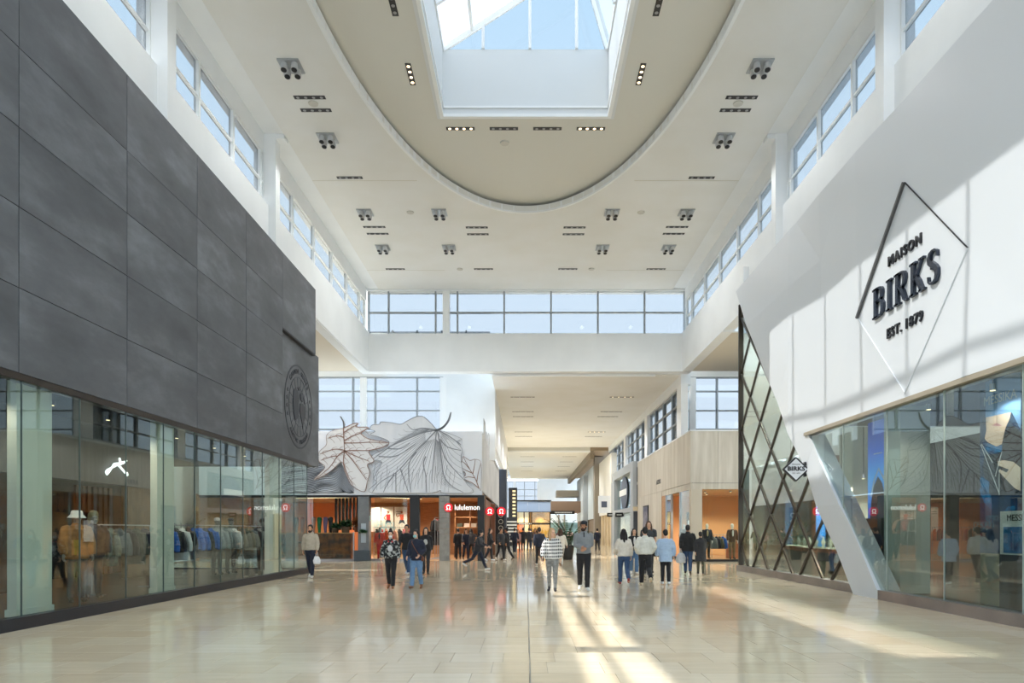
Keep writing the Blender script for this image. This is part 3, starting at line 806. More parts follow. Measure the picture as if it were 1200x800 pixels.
# ---- diamond lattice glass
LY = lambda i: 26.95 - 1.1 * i
LZ = lambda j: 1.04 + 1.12 * j
wlat = struct('window_14', (8.5, 22, .2), 'diamond lattice glazing with dark bronze bars')
inside = [lambda q: q[1] - .2, lambda q: 10.9 - q[1], lambda q: 27.0 - q[0], lambda q: q[0] - (EL(q[1]) - .35)]
for i in range(-1, 11):
    for j in range(-2, 10):
        if (i + j) % 2 == 0: continue
        p = [(LY(i + 1), LZ(j)), (LY(i), LZ(j + 1)), (LY(i - 1), LZ(j)), (LY(i), LZ(j - 1))]
        for f in inside: p = clip(p, f) if len(p) > 2 else []
        if len(p) > 2 and area2(p) > .01: G().prism(p, mR(8.52), -.008, .008).build('pane', LATGL, wlat)
LB = mat('bronze_bar', (70, 62, 54), .35, .7)
def clipline(a, b_):
    ta, tb = 0.0, 1.0
    for f in inside:
        fa, fb = f(a), f(b_)
        if fa < 0 and fb < 0: return None
        if fa < 0: ta = max(ta, fa / (fa - fb))
        if fb < 0: tb = min(tb, fa / (fa - fb))
    if tb - ta < .02: return None
    q = lambda t: (a[0] + (b_[0] - a[0]) * t, a[1] + (b_[1] - a[1]) * t)
    return q(ta), q(tb)
for c in range(-8, 22):
    for sg in (1, -1):
        if c % 2: continue
        # lines through nodes i+j = c (sg 1) or i-j = c (sg -1)
        a = (LY(-2), LZ(sg * (c + 2))); b_ = (LY(14), LZ(sg * (c - 14)))
        r_ = clipline(a, b_)
        if r_:
            (ya, za), (yb, zb) = r_
            G().bar((8.5, ya, za), (8.5, yb, zb), .08, .05, up=(1, 0, 0)).build('mullion', LB, wlat)
G().box(8.42, 8.58, 26.94, 27.04, .2, 10.5).build('corner_post', LB, wlat)
G().box(8.36, 8.7, 17.0, 27.1, 0, .22).build('plinth', STEEL, wlat)
for a, b_ in ((8.55, 11.2), (11.2, 14)): G().box(a, b_ - .02, 26.98, 27.0, .2, 4.4).build('pane', LATGL, wlat)
G().box(8.5, 14, 26.9, 27.05, 0, .2).build('plinth', STEEL, wlat)

# ---- right shop window
wrg = struct('window_15', (8.2, 8, .2), 'frameless glass shopfront under the white facade')
G().box(8.12, 8.4, -3, 15.75, 0, .22).build('plinth', STEEL, wrg)
ge = [19.85, 17.72, 15.58, 13.45, 11.31, 9.18, 7.05, 4.9, 2.8, .7, -1.4, -3]
for b_, a in zip(ge[:-1], ge[1:]):
    p = [(a + .006, .22), (b_ - .006, .22), (b_ - .006, FZ - .1), (a + .006, FZ - .1)]
    p = clip(p, lambda q: ER(q[1]) - q[0])
    if len(p) > 2: G().prism(p, mR(8.25), -.006, .006).build('pane', SHOPGL2, wrg)
for y in ge[1:]:
    z0 = .22 if y < 15.7 else (y - 15.65) / .955
    G().box(8.235, 8.265, y - .008, y + .008, z0, FZ - .1).build('glass_joint', mat('pale_joint', (170, 180, 172), .4), wrg)

# interior of the right shop
RSW = mat('shop_taupe', (120, 112, 100), .7)
fr_ = struct('floor_right_shop', (11, 12, 0)); G().box(8.4, 14, -3, 26.9, -.005, .12).build('carpet', mat('shop_carpet', (88, 80, 70), .8), fr_)
bw = struct('wall_right_shop_back', (14, 12, 0)); G().box(14, 14.2, 19, 27, 4.6, 10.6).build('upper_plaster', WHITE, bw); G().box(14, 14.2, -3, 19, 0, 10.7).box(14, 14.2, 19, 27, 0, 4.6).build('panelling', mat('shop_panelling', (84, 76, 66), .6, nz=(1.5, .35, .7), col2=(62, 56, 50)), bw)
cr2 = struct('ceiling_right_shop', (11, 12, 4.6)); G().box(8.76, 14, -3, 19.0, 4.5, 4.7).build('soffit', mat('shop_soffit', (62, 60, 56), .7), cr2)
G().box(8.9, 14, 19.0, 19.2, 4.5, 10.6).build('mezzanine_wall', WHITE, cr2)
c = G().box(8.75, 9.45, 15.95, 16.67, .12, 4.5).build('column', COLG, None); tag(c, 'pale flat column behind glass between the blue banner and the portrait banner', 'column')
c = G().box(8.75, 9.45, 10.6, 11.25, .12, 4.5).build('column', COLG, None); tag(c, 'pale flat column at the right edge of the picture behind the glass', 'column')
c = G().box(10.2, 11.1, 21.3, 22.2, .12, 10.6).build('column', COLG, None); tag(c, 'pale tall column standing behind the lattice glazing', 'column')
# banners
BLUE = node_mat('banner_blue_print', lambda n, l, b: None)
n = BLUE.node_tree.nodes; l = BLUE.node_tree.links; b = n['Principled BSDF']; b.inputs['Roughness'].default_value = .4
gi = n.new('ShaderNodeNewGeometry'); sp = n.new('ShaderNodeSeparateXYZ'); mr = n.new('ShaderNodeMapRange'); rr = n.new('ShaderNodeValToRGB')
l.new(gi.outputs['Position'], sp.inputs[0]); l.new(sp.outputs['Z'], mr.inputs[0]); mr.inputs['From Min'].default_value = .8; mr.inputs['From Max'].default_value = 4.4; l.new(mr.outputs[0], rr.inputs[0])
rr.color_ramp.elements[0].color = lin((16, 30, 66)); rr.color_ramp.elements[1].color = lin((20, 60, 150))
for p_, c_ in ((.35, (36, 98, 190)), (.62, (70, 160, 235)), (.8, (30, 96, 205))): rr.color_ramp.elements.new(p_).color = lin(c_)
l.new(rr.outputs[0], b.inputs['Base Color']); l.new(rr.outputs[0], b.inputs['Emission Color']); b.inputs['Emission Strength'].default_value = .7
NAVY = mat('print_navy', (24, 34, 56), .5); RIM_ = mat('print_pale', (214, 226, 240), .5); SKINP = mat('print_skin', (236, 208, 186), .5); LIPP = mat('print_lips', (214, 150, 158), .5)
CYAN = mat('print_cyan', (26, 130, 190), .45, nz=(6, .35, .7), col2=(10, 60, 110)); HAIRP = mat('print_dark', (30, 38, 48), .5); SILV = mat('print_silver', (222, 224, 226), .4)
b1 = thing('window_banner', 'tall blue advertising banner with a dark crowned silhouette behind the glass', 'banner', onX(9.3, 1029, 621))
XB = 9.3; q = lambda px, py: (lambda t: (t[1], t[2]))(onX(XB, px, py))
mb1 = lambda u, v, d: (XB - d, u, v)
G().prism([q(1017, 488), q(1043, 488), (q(1043, 500)[0], .8), (q(1017, 500)[0], .8)], mb1, -.03, 0).build('banner_sheet', BLUE, b1)
G().prism([q(1019, 622), q(1021, 590), q(1024, 570), q(1029, 558), q(1034, 566), q(1038, 585), q(1039, 622)], mb1, .002, .006).build('silhouette', NAVY, b1)
G().ribbon([q(1021, 582), q(1025, 562), q(1030, 549), q(1036, 560), q(1040, 572)], .035, mb1, .006, .009).build('pale_crest', RIM_, b1)
G().ribbon([q(1024, 532), q(1034, 530)], .015, mb1, .006, .009).build('caption_line', RIM_, b1)
b2 = thing('portrait_banner', 'large banner showing the lower face, necklaces and hand of a model in blue', 'banner', (9.0, 13.0, 1.2))
XB2 = 9.0; z5 = lambda a, c: (lambda t: (t[1], t[2]))(onX(XB2, 1030 + a / 5.0, 420 + c / 5.0))
mb2 = lambda u, v, d: (XB2 - d, u, v)
ya, yb = z5(592, 400)[0], z5(834, 400)[0]
G().prism([(ya, 1.15), (yb, 1.15), (yb, 4.38), (ya, 4.38)], mb2, -.05, 0).build('banner_sheet', mat('banner_sheet_blue', (28, 66, 108), .45, nz=(2.2, .45, .62), col2=(20, 42, 66), emit=((30, 70, 110), .0)), b2)
G().prism([(ya, .15), (yb, .15), (yb, 1.15), (ya, 1.15)], mb2, -.06, -.01).build('banner_stand', mat('stand_beige', (176, 164, 140), .6), b2)
G().prism([z5(625, 100), z5(832, 80), z5(832, 420), z5(780, 315), z5(625, 345)], mb2, .001, .003).build('print_sky', mat('print_sky', (120, 166, 222), .45), b2)
G().prism([z5(720, 500), z5(740, 440), z5(770, 385), z5(800, 400), z5(832, 430), z5(832, 800), z5(640, 800), z5(610, 640), z5(620, 560), z5(700, 560)], mb2, .003, .005).build('print_dress', HAIRP, b2)
G().prism([z5(628, 345), z5(700, 330), z5(776, 314), z5(768, 350), z5(742, 410), z5(722, 500), z5(690, 515), z5(640, 490), z5(622, 470), z5(632, 420)], mb2, .005, .008).build('print_face', SKINP, b2)
G().ribbon([z5(668, 392), z5(690, 386), z5(720, 392)], [.008, .03, .008], mb2, .008, .01).build('print_lips', LIPP, b2)
G().prism([z5(612, 490), z5(640, 495), z5(690, 515), z5(724, 505), z5(722, 545), z5(680, 555), z5(618, 545)], mb2, .006, .010).build('print_collar', CYAN, b2)
for a, c in ((z5(600, 505), z5(710, 795)), (z5(604, 500), z5(670, 610)), (z5(724, 545), z5(685, 690)), (z5(708, 650), z5(708, 800))):
    G().ribbon([a, c], .008, mb2, .010, .013).build('print_necklace', SILV, b2)
G().prism([z5(700, 600), z5(735, 595), z5(790, 605), z5(832, 640), z5(832, 775), z5(800, 760), z5(760, 720), z5(705, 660), z5(712, 650), z5(750, 668), z5(765, 650), z5(700, 625)], mb2, .006, .011).build('print_hand', SKINP, b2)
for a, c in (((598, 700), (640, 790)), ((596, 760), (660, 880)), ((720, 930), (800, 870))):
    G().ribbon([z5(*a), z5((a[0] + c[0]) / 2 + 10, (a[1] + c[1]) / 2), z5(*c)], [.04, .12, .03], mb2, .005, .008).build('print_highlight', CYAN, b2)
text('lettering', 'MESSIKA', .24, (8.985, (ya + yb) / 2 - .02, 4.1), 'right', mat('print_white', (236, 240, 246), .5), b2, .003, 1.0, 1.0)
sp_ = thing('small_poster', 'small white poster with blue picture beside the portrait banner', 'poster', (8.8, 12.2, 1.2))
G().box(8.86, 8.9, 11.75, 12.75, 1.15, 1.95).build('poster_board', mat('poster_board', (226, 226, 220), .5), sp_)
text('lettering', 'MESSIKA', .17, (8.855, 12.25, 1.82), 'right', SIGNB, sp_, .002)
G().box(8.85, 8.858, 11.85, 12.65, 1.18, 1.66).build('poster_picture', CYAN, sp_)
G().box(8.95, 9.05, 11.6, 12.9, .15, 1.15).build('poster_stand', mat('dark_stand', (52, 52, 56), .5), sp_)
# jewellery display furniture
def cab(name, x0, x1, y0, y1, h, lab, lit=True):
    t = thing(name, lab, 'display case', ((x0 + x1) / 2, (y0 + y1) / 2, .12))
    G().box(x0 + .06, x1 - .06, y0 + .06, y1 - .06, .12, h - .12).build('body', mat('cabinet_grey', (66, 62, 58), .4), t)
    G().box(x0, x1, y0, y1, h - .12, h).build('counter_top', mat('cherry_top', (150, 88, 52), .35, nz=(3, .3, .7), col2=(124, 70, 40), stretch=(1, 8, 1)), t)
    G().box(x0 + .05, x1 - .05, y0 + .05, y1 - .05, h, h + .03).build('velvet_pad', mat('display_cloth', (226, 220, 204), .8), t)
    g = G().box(x0 + .03, x1 - .03, y0 + .03, y1 - .03, h + .03, h + .42); g.build('glass_hood', SHOPGL, t)
    k = 0; y = y0 + .3
    while y < y1 - .15:
        xx = (x0 + x1) / 2
        gg = G().loft([(xx, y, h + .03, .05, .06), (xx, y, h + .10, .04, .05), (xx, y, h + .2, .07, .09), (xx, y, h + .3, .03, .035), (xx, y, h + .36, .028, .03)], 10)
        gg.build('jewellery_bust', MATS['display_cloth'], t, smooth=60); y += .55
    return t
cab('display_case', 9.5, 10.2, 21.2, 24.2, 1.0, 'long jewellery case with cherry top behind the left half of the lattice')
cab('display_case', 9.3, 10.0, 17.6, 20.6, 1.0, 'long jewellery case with cherry top close to the slanted white foot')
cab('display_case', 9.9, 10.6, 24.8, 26.3, 1.0, 'short jewellery case at the far end of the lattice')
t = thing('display_block', 'black display block with a white horn-shaped stand behind the blue banner glass', 'display block', (9.1, 16.9, .12))
G().box(8.8, 9.3, 16.9, 17.9, .12, 1.9).build('block', mat('black_display', (30, 32, 34), .4), t)
for (x, y, yb, lab) in ((12.0, 23.2, 21.0, 'brown crossed beams seen inside the right shop, nearer pair'), (11.6, 26.0, 23.8, 'brown crossed beams seen inside the right shop, farther pair')):
    t = thing('crossed_beams', lab, 'beams', (x, y, .12))
    G().bar((x, y, .3), (x, yb, 4.4), .2, .2).build('beam', WAL, t); G().bar((x + .25, yb, .3), (x + .25, y, 4.4), .2, .2).build('beam', WAL, t)
t = thing('screen', 'tall narrow glowing blue screen behind the lattice glazing', 'screen', (11, 25.4, .12))
G().box(11, 11.06, 25.0, 25.9, .12, 2.9).build('screen_frame', BLACK, t); G().box(10.985, 11.0, 25.06, 25.84, .2, 2.85).build('screen_face', mat('blue_screen', (60, 140, 220), .4, emit=((70, 150, 225), .8)), t)
for k, (x, y) in enumerate(((9.9, 25.5), (9.9, 23.3), (9.9, 21.4), (9.7, 19.6), (9.7, 17.9), (8.62, 14.6), (8.62, 12.6))):
    t = thing('shop_pendant', 'small warm spotlight hanging inside the right shop, %s from the far end' % ORD[k], 'light', (x, y, 4.45 if y < 19 else 3.2), group='right shop spotlights')
    zt = 4.5 if y < 19 else 10.6; zb = 4.3 if y < 19 else 3.2
    G().tube([(x, y, zb), (x, y, zt)], .012, 6).build('cord', BLACK, t); G().tube([(x, y, zb), (x, y, zb - .12)], .05, 8).build('housing', ALU, t); G().tube([(x, y, zb - .12), (x, y, zb - .13)], .045, 8).build('lens', WARMLED, t)
    spot('shop_lamp', (x, y, zb - .2), 300 if y > 17 else 45, (1, .88, .74), 158, t, .05, .4)

for y in (21.5, 25.0): spot('atrium_fill_lamp', (10.5, y, 10.2), 1000, (1, .97, .92), 150, None, .2, .5)  # added lamps without fixtures, brightening the space behind the lattice

# ================================================================== LEAF MURAL over the activewear shop
YM = 35.5
m5 = lambda x, y: (lambda t: (t[0], t[2]))(onY(YM, 360 + x / 5.4545, 480 + y / 5.4545))
mM = mXY(YM)
MUR = mat('mural_board', (232, 234, 238), .65, nz=(.5, .3, .7), col2=(224, 227, 232))
LEAFG = mat('leaf_print_grey', (222, 224, 228), .6, nz=(2.5, .35, .7), col2=(212, 215, 220), stretch=(1, 1, .25))
LINE = mat('mural_line', (136, 139, 144), .6); LINED = mat('mural_line_dark', (74, 78, 84), .6); RUST = mat('mural_line_rust', (140, 108, 94), .6)
mural = thing('leaf_mural', 'pale grey mural band with large line-drawn maple leaves rising above its top edge', 'mural', (-6.5, YM, 3.42))
G().box(-17.0, -2.27, YM, YM + .28, 3.43, 6.74).build('mural_board', MUR, mural)
mside = thing('mural_return', 'pale streaked mural band running along the corridor side of the shop', 'mural', (-2.3, 47, 3.6))
G().box(-2.42, -2.27, YM + .3, 58.3, 3.62, 6.74).build('side_board', mat('mural_side', (202, 203, 204), .65, nz=(1.2, .4, .6), col2=(186, 188, 190), stretch=(1, .25, .4)), mside)
leaf2 = [(830, 130), (790, 85), (740, 45), (690, 50), (640, 75), (600, 95), (540, 85), (475, 80), (465, 95), (420, 100), (405, 125), (438, 140), (405, 160), (450, 172), (525, 205), (500, 250), (440, 280), (400, 320), (480, 335), (430, 435), (448, 465), (415, 532), (790, 532), (850, 515), (872, 532), (1040, 532), (1062, 515), (1010, 455), (985, 320), (992, 255), (958, 205), (988, 188), (900, 150), (842, 132)]
leaf1 = [(240, 120), (310, 90), (332, 95), (318, 112), (400, 118), (350, 150), (400, 190), (525, 215), (480, 245), (400, 268), (432, 330), (390, 352), (405, 400), (390, 460), (370, 525), (290, 482), (250, 400), (225, 335), (150, 400), (50, 450), (120, 370), (82, 330), (85, 272), (130, 225), (132, 165), (180, 132)]
leaf3 = [(1100, 505), (1060, 470), (1000, 440), (1015, 410), (985, 375), (990, 330), (1000, 300), (1040, 325), (1075, 318), (1112, 345), (1112, 505)]
def spline(pts, k=6):
    out = []
    P_ = [Vector(p) for p in pts]; P_ = [P_[0]] + P_ + [P_[-1]]
    for i in range(1, len(P_) - 2):
        a, b, c, d = P_[i - 1:i + 3]
        for j in range(k):
            t = j / k
            out.append(.5 * ((2 * b) + (c - a) * t + (2 * a - 5 * b + 4 * c - d) * t * t + (3 * b - a - 3 * c + d) * t ** 3))
    out.append(P_[-2])
    return [(p.x, p.y) for p in out]
def strokes(parent, name, m_, lines, w_, d0, d1):
    g = G()
    for ln in lines:
        pts = [m5(*p) for p in spline(ln, 5)]
        k = len(pts); g.ribbon(pts, [w_ * (1 - .6 * i / (k - 1)) for i in range(k)], mM, d0, d1)
    return g.build(name, m_, parent)
lf = G().prism([m5(*p) for p in leaf2], mM, .08, .14).build('maple_leaf', LEAFG, mural)
strokes(lf, 'leaf_outline', LINE, [leaf2 + [leaf2[0]]], .018, .14, .152).data
main2 = [[(830, 132), (740, 150), (640, 190), (540, 235), (440, 305), (410, 325)], [(830, 132), (760, 205), (690, 275), (610, 365), (560, 410), (470, 465), (420, 528)],
         [(830, 132), (820, 220), (810, 320), (800, 420), (800, 470)], [(835, 132), (850, 230), (862, 330), (880, 430), (930, 490), (1000, 528)], [(835, 132), (900, 165), (958, 205), (985, 225)],
         [(830, 132), (740, 120), (680, 130), (640, 95)], [(850, 200), (880, 300), (930, 370), (1010, 455)], [(850, 190), (900, 240), (985, 262)], [(700, 270), (660, 330), (650, 400), (665, 528)], [(570, 405), (570, 460), (572, 528)],
         [(560, 415), (520, 470), (490, 528)], [(600, 380), (620, 440), (650, 528)], [(760, 300), (745, 350), (760, 420), (765, 528)], [(520, 250), (600, 250), (660, 215)], [(460, 300), (560, 300), (640, 260), (700, 215)]]
strokes(lf, 'leaf_veins', LINE, main2, .032, .14, .156)
fine = []
for a, b_ in zip(main2[:6], (main2[5], main2[0], main2[1], main2[2], main2[3], main2[4])):
    for t in (.12, .25, .38, .5, .62, .75, .88):
        sa, sb = spline(a, 6), spline(b_, 6)
        fine.append([(sa[int(u * (len(sa) - 1))][0] * (1 - t) + sb[int(u * (len(sb) - 1))][0] * t, sa[int(u * (len(sa) - 1))][1] * (1 - t) + sb[int(u * (len(sb) - 1))][1] * t) for u in (.18, .4, .6, .8, .97)])
for k in range(22):
    x = 440 + k * 24; fine.append([(x + RT.uniform(-6, 6), 345 + 60 * abs(sin(k)), ), (x - 8 + RT.uniform(-8, 8), 430), (x - 16, 520 + RT.uniform(-20, 8))])
strokes(lf, 'fine_veins', LINE, fine, .011, .14, .150)
strokes(lf, 'leaf_stem', LINE, [[(830, 132), (870, 112), (902, 70), (918, 20)], [(832, 136), (874, 114), (908, 70), (922, 18)]], .05, .09, .15)
lf = G().prism([m5(*p) for p in leaf1], mM, .16, .20).build('maple_leaf', mat('leaf_print_warm', (220, 219, 218), .6), mural)
strokes(lf, 'leaf_outline', RUST, [leaf1 + [leaf1[0]]], .02, .20, .212)
main1 = [[(238, 122), (242, 200), (245, 268)], [(245, 268), (200, 300), (150, 370), (60, 445)], [(245, 268), (300, 262), (400, 262), (490, 240)], [(245, 268), (240, 340), (270, 430), (300, 480)], [(245, 268), (300, 330), (350, 400), (385, 450)],
         [(242, 200), (300, 170), (350, 150), (395, 122)], [(242, 180), (200, 170), (140, 185)], [(245, 265), (320, 300), (400, 330)], [(245, 262), (180, 255), (90, 285)], [(242, 215), (320, 215), (420, 210), (515, 216)], [(240, 150), (270, 130), (325, 98)], [(200, 300), (170, 300), (95, 325)]]
strokes(lf, 'leaf_veins', RUST, main1, .03, .20, .216)
f1 = []
for a in main1:
    sp = spline(a, 5)
    for t in range(3, len(sp) - 1, 3):
        x, y = sp[t]
        for s in (-1, 1): f1.append([(x, y), (x + 16 + 4 * s, y + 14 * s), (x + 34, y + 26 * s + 8)])
strokes(lf, 'fine_veins', RUST, f1, .010, .20, .210)
strokes(lf, 'leaf_stem', LINE, [[(240, 122), (236, 82), (216, 45)], [(243, 122), (240, 82), (220, 46)]], .04, .09, .2)
lf = G().prism([m5(*p) for p in leaf3], mM, .08, .12).build('maple_leaf', LEAFG, mural)
strokes(lf, 'leaf_outline', RUST, [leaf3 + [leaf3[0]]], .016, .12, .132)
strokes(lf, 'leaf_veins', RUST, [[(1100, 505), (1075, 440), (1040, 380), (1000, 305)], [(1085, 460), (1095, 400), (1110, 345)], [(1070, 435), (1030, 430), (1002, 440)], [(1055, 405), (1020, 390), (990, 372)], [(1060, 410), (1070, 360), (1075, 320)], [(1040, 380), (1010, 345), (992, 332)]], .022, .12, .136)
wave = []
for k in range(30):
    y = 290 + k * 8.5
    wave.append([(-160, y + 40), (-60, y + 22 + 8 * sin(k)), (20, y + 18), (110, y - 2 + 6 * sin(k * .7)), (190, y + 6), (250, min(y + 55, 528)), (300, min(y + 100, 531))])
wave = [[(a, min(b_, 531)) for a, b_ in ln] for ln in wave]
strokes(mural, 'contour_lines', LINED, wave, .02, .06, .075)
for k in range(9):
    y = 44 + k * 5; zt = 6.74 - .0; 
    x0 = 37 + k * 2.4
    G().box(-2.30, -2.262, x0, x0 + 1.6, 6.5, 6.74 + (1.0 - k * .09) * RT.uniform(.35, 1)).build('side_leaf_blade', MATS['mural_side'], mside)

# ================================================================== ACTIVEWEAR SHOP under the mural
LX0, LX1, LYF, LYB = -17.0, -2.3, 35.6, 46.0
PEACH = mat('peach_wall', (240, 156, 104), .7); TIMB = mat('light_timber', (190, 142, 96), .5, nz=(2, .3, .7), col2=(168, 120, 78), stretch=(1, 1, 6))
wl_ = struct('wall_activewear_shop', (-7, 46, 0))
G().box(LX0, -10.7, LYB, LYB + .2, 0, 3.5).build('peach_wall', PEACH, wl_)
G().box(-10.7, LX1, LYB, LYB + .2, 0, 3.5).build('timber_wall', TIMB, wl_)
G().box(LX0 - .2, LX0, LYF, LYB, 0, 3.5).build('end_wall', TIMB, wl_)
G().box(LX1 - .12, LX1, 39.5, LYB, 0, 3.6).build('side_wall', mat('brown_timber', (122, 78, 52), .5), wl_)
G().box(LX1 - .12, LX1, 46, 58, 0, 3.61).build('side_wall', mat('black_timber', (40, 38, 38), .5), wl_)
G().box(LX0, LX1 - .16, 35.85, 58.3, 6.6, 6.74).build('roof', WHITE, wl_)
G().box(LX0, LX1, YM + .05, YM + .3, 3.3, 3.42).build('dark_lintel', DARK, wl_)
f_ = struct('floor_activewear_shop', (-7, 41, 0)); G().box(LX0, LX1 - .1, 35.75, LYB, -.005, .012).build('boards', mat('timber_floor', (176, 140, 104), .35), f_)
c_ = struct('ceiling_activewear_shop', (-7, 41, 3.42)); G().box(LX0, LX1, 35.85, LYB, 3.42, 3.55).build('soffit', mat('tan_soffit', (196, 164, 128), .7), c_)
sf = struct('window_16', (-9, LYF, 0), 'activewear shopfront with glass, posts and open door')
for (a, b_) in ((-17, -15), (-15, -13.1), (-13.1, -11.2), (-11.2, -9.15), (-7.9, -6.15)): G().box(a + .02, b_ - .02, LYF - .006, LYF + .006, .1, 3.3).build('pane', SHOPGL, sf)
G().box(-17, -5.5, LYF - .06, LYF + .1, 0, .1).build('plinth', STEEL, sf)
GREYC = mat('grey_pillar', (120, 122, 122), .7, nz=(3, .3, .7), col2=(104, 106, 108))
G().box(-8.72, -8.15, 35.5, 36.0, 0, 3.35).build('grey_pier', GREYC, sf)
G().box(-6.02, -5.52, 35.45, 35.75, 0, 3.42).build('black_post', BLACK, sf)
G().box(-2.5, -2.15, 35.42, 36.2, 0, 3.42).build('black_post', BLACK, sf)
# stone pillar of stacked blocks
pil = thing('stone_pillar', 'grey stone-block pillar beside the shop doorway under the round red sign', 'pillar', (-4.22, 35.55, 0))
STN = mat('stone_block', (150, 148, 142), .8, nz=(4, .3, .7), col2=(130, 128, 124), rnd=.08)
z = 0; k = 0
while z < 3.36:
    for s in ((-.26, 0.0), (.0, .26)) if k % 2 else ((-.26, .1), (.1, .26)):
        G().box(-4.22 + s[0] + .004, -4.22 + s[1] - .004, 35.32, 35.78, z + .004, min(z + .28, 3.4) - .004).build('stone_block', STN, pil)
    z += .28; k += 1
# low burl counter wall, post, planter
bw_ = thing('burl_counter', 'low dark burl-wood counter wall behind the shop glass', 'counter', (-10.6, 36.0, 0))
BURL = mat('burl_wood', (140, 78, 34), .4, nz=(2.6, .38, .62), col2=(66, 34, 14))
for k in range(8): G().box(-16.62 + k * .93, -16.62 + k * .93 + .92, 36.0, 36.5, .05, 1.42).build('burl_panel', BURL, bw_)
G().box(-16.7, -9.12, 35.95, 36.55, 1.42, 1.47).build('counter_top', TIMB, bw_)
pp = G().tube([(-9.0, 35.72, 0), (-9.0, 35.72, 1.5)], .04, 10).build('steel_post', ALU); tag(pp, 'short steel post at the right end of the burl counter', 'post')
pt = thing('planter_box', 'dark planter trough at the foot of the grey pier', 'planter', (-8.45, 35.4, 0))
G().box(-8.85, -8.05, 35.2, 35.45, 0, .55).build('trough', mat('planter_slate', (64, 72, 78), .6), pt)
ntc = thing('door_notice', 'pale paper notice on the grey pier', 'notice', (-8.45, 35.49, 1.4)); G().box(-8.56, -8.3, 35.485, 35.5, .95, 1.95).build('paper', mat('paper_grey', (170, 178, 182), .6), ntc)
# leggings on forms
def legs_form(x, y, z, m_, lab):
    t = thing('leggings_form', lab, 'display form', (x, y, z))
    for s in (-1, 1):
        G().tube([(s * .03, 0, 0), (s * .035, -.02, .25), (s * .045, .0, .5), (s * .05, .01, .72)], [.04, .06, .07, .09], 8).build('leg', m_, t, smooth=60, local=True)
    G().ell((0, .01, .74), .13, .1, .1, 10, 6).build('hip', m_, t, smooth=60, local=True)
for k, (px, c, nm) in enumerate(((347, (34, 36, 44), 'first dark'), (354, (40, 44, 60), 'second, navy'), (367, (176, 128, 116), 'dusty pink'), (374, (22, 112, 70), 'green'), (381, (124, 98, 136), 'lilac'), (387, (40, 30, 30), 'black'))):
    x, _, _ = onY(36.2, px, 600)
    legs_form(x, 36.25, 1.47, mat('leggings_%d' % k, c, .6), nm + ' leggings on a leg form standing on the burl counter')
# hanging slats
hs_ = thing('hanging_screen', 'screen of dark vertical slats hanging behind the potted plants', 'screen', (onY(37.5, 406, 600)[0], 37.5, 1.6))
for k in range(7):
    x = onY(37.5, 394 + k * 4.2, 600)[0]
    G().box(x - .05, x + .05, 37.4, 37.6, 1.6, 3.42).build('hanging_slat', DARK, hs_)
# leafy plants
def leafy(name, lab, cat, x, y, z, r, h, n, m_, pot=None, seed=1, lw=.09):
    RR = random.Random(seed)
    t = thing(name, lab, cat, (x, y, z))
    if pot: G().loft([(0, 0, 0, r * .35, r * .35), (0, 0, r * .55, r * .45, r * .45), (0, 0, r * .6, r * .42, r * .42)], 14).build('pot', pot, t, smooth=40, local=True)
    g = G()
    for k in range(n):
        a = RR.uniform(0, 2 * pi); el = RR.uniform(.2, 1.35); ln = r * RR.uniform(.55, 1.0)
        d = Vector((cos(a) * cos(el), sin(a) * cos(el), sin(el) * h / r)); s = Vector((-sin(a), cos(a), 0)); b0 = Vector((0, 0, r * .5 if pot else 0))
        p1 = b0 + d * ln * .55; p2 = b0 + d * ln + Vector((0, 0, -.12 * ln)); up = s.cross(d).normalized() * lw * .3
        g.add([b0, p1 - s * lw * .5 + up, p1 + s * lw * .5 + up, p1 - up * .2, p2, p1 * .8 + b0 * .2 - s * lw * .35, p1 * .8 + b0 * .2 + s * lw * .35],
              [(0, 5, 3), (0, 3, 6), (5, 1, 3), (3, 2, 6), (1, 4, 3), (3, 4, 2)])
    o = g.build('foliage', m_, t, local=True); tag(o, kind='stuff')
    return t
GRN = mat('leaf_green', (52, 92, 48), .5, nz=(3, .3, .7), col2=(34, 66, 36), rnd=.1); GRND = mat('leaf_dark_green', (40, 66, 38), .5, nz=(3, .3, .7), col2=(26, 44, 28))
TERR = mat('brown_pot', (96, 62, 44), .6)
leafy('potted_plant', 'broad green plant in a brown pot at the right end of the burl counter', 'plant', onY(36.2, 405, 620)[0], 36.2, 1.47, .55, .6, 90, GRN, TERR, 3, .2)
leafy('potted_plant', 'smaller green plant in a brown pot left of the broad one on the counter', 'plant', onY(36.2, 393, 620)[0], 36.2, 1.47, .42, .45, 60, GRN, TERR, 4, .16)
leafy('hanging_plant', 'small green plant hung on the face of the grey pier', 'plant', onY(35.4, 425, 622)[0], 35.36, 1.45, .38, .3, 50, GRN, None, 5, .13)
leafy('flower_arrangement', 'dark vase of orange and brown dried flowers above the counter plants', 'plant', onY(36.4, 412, 608)[0] + .25, 36.75, 1.5, .5, .95, 70, mat('dried_flower', (150, 92, 40), .6, nz=(4, .3, .7), col2=(70, 40, 22)), TERR, 6, .12)
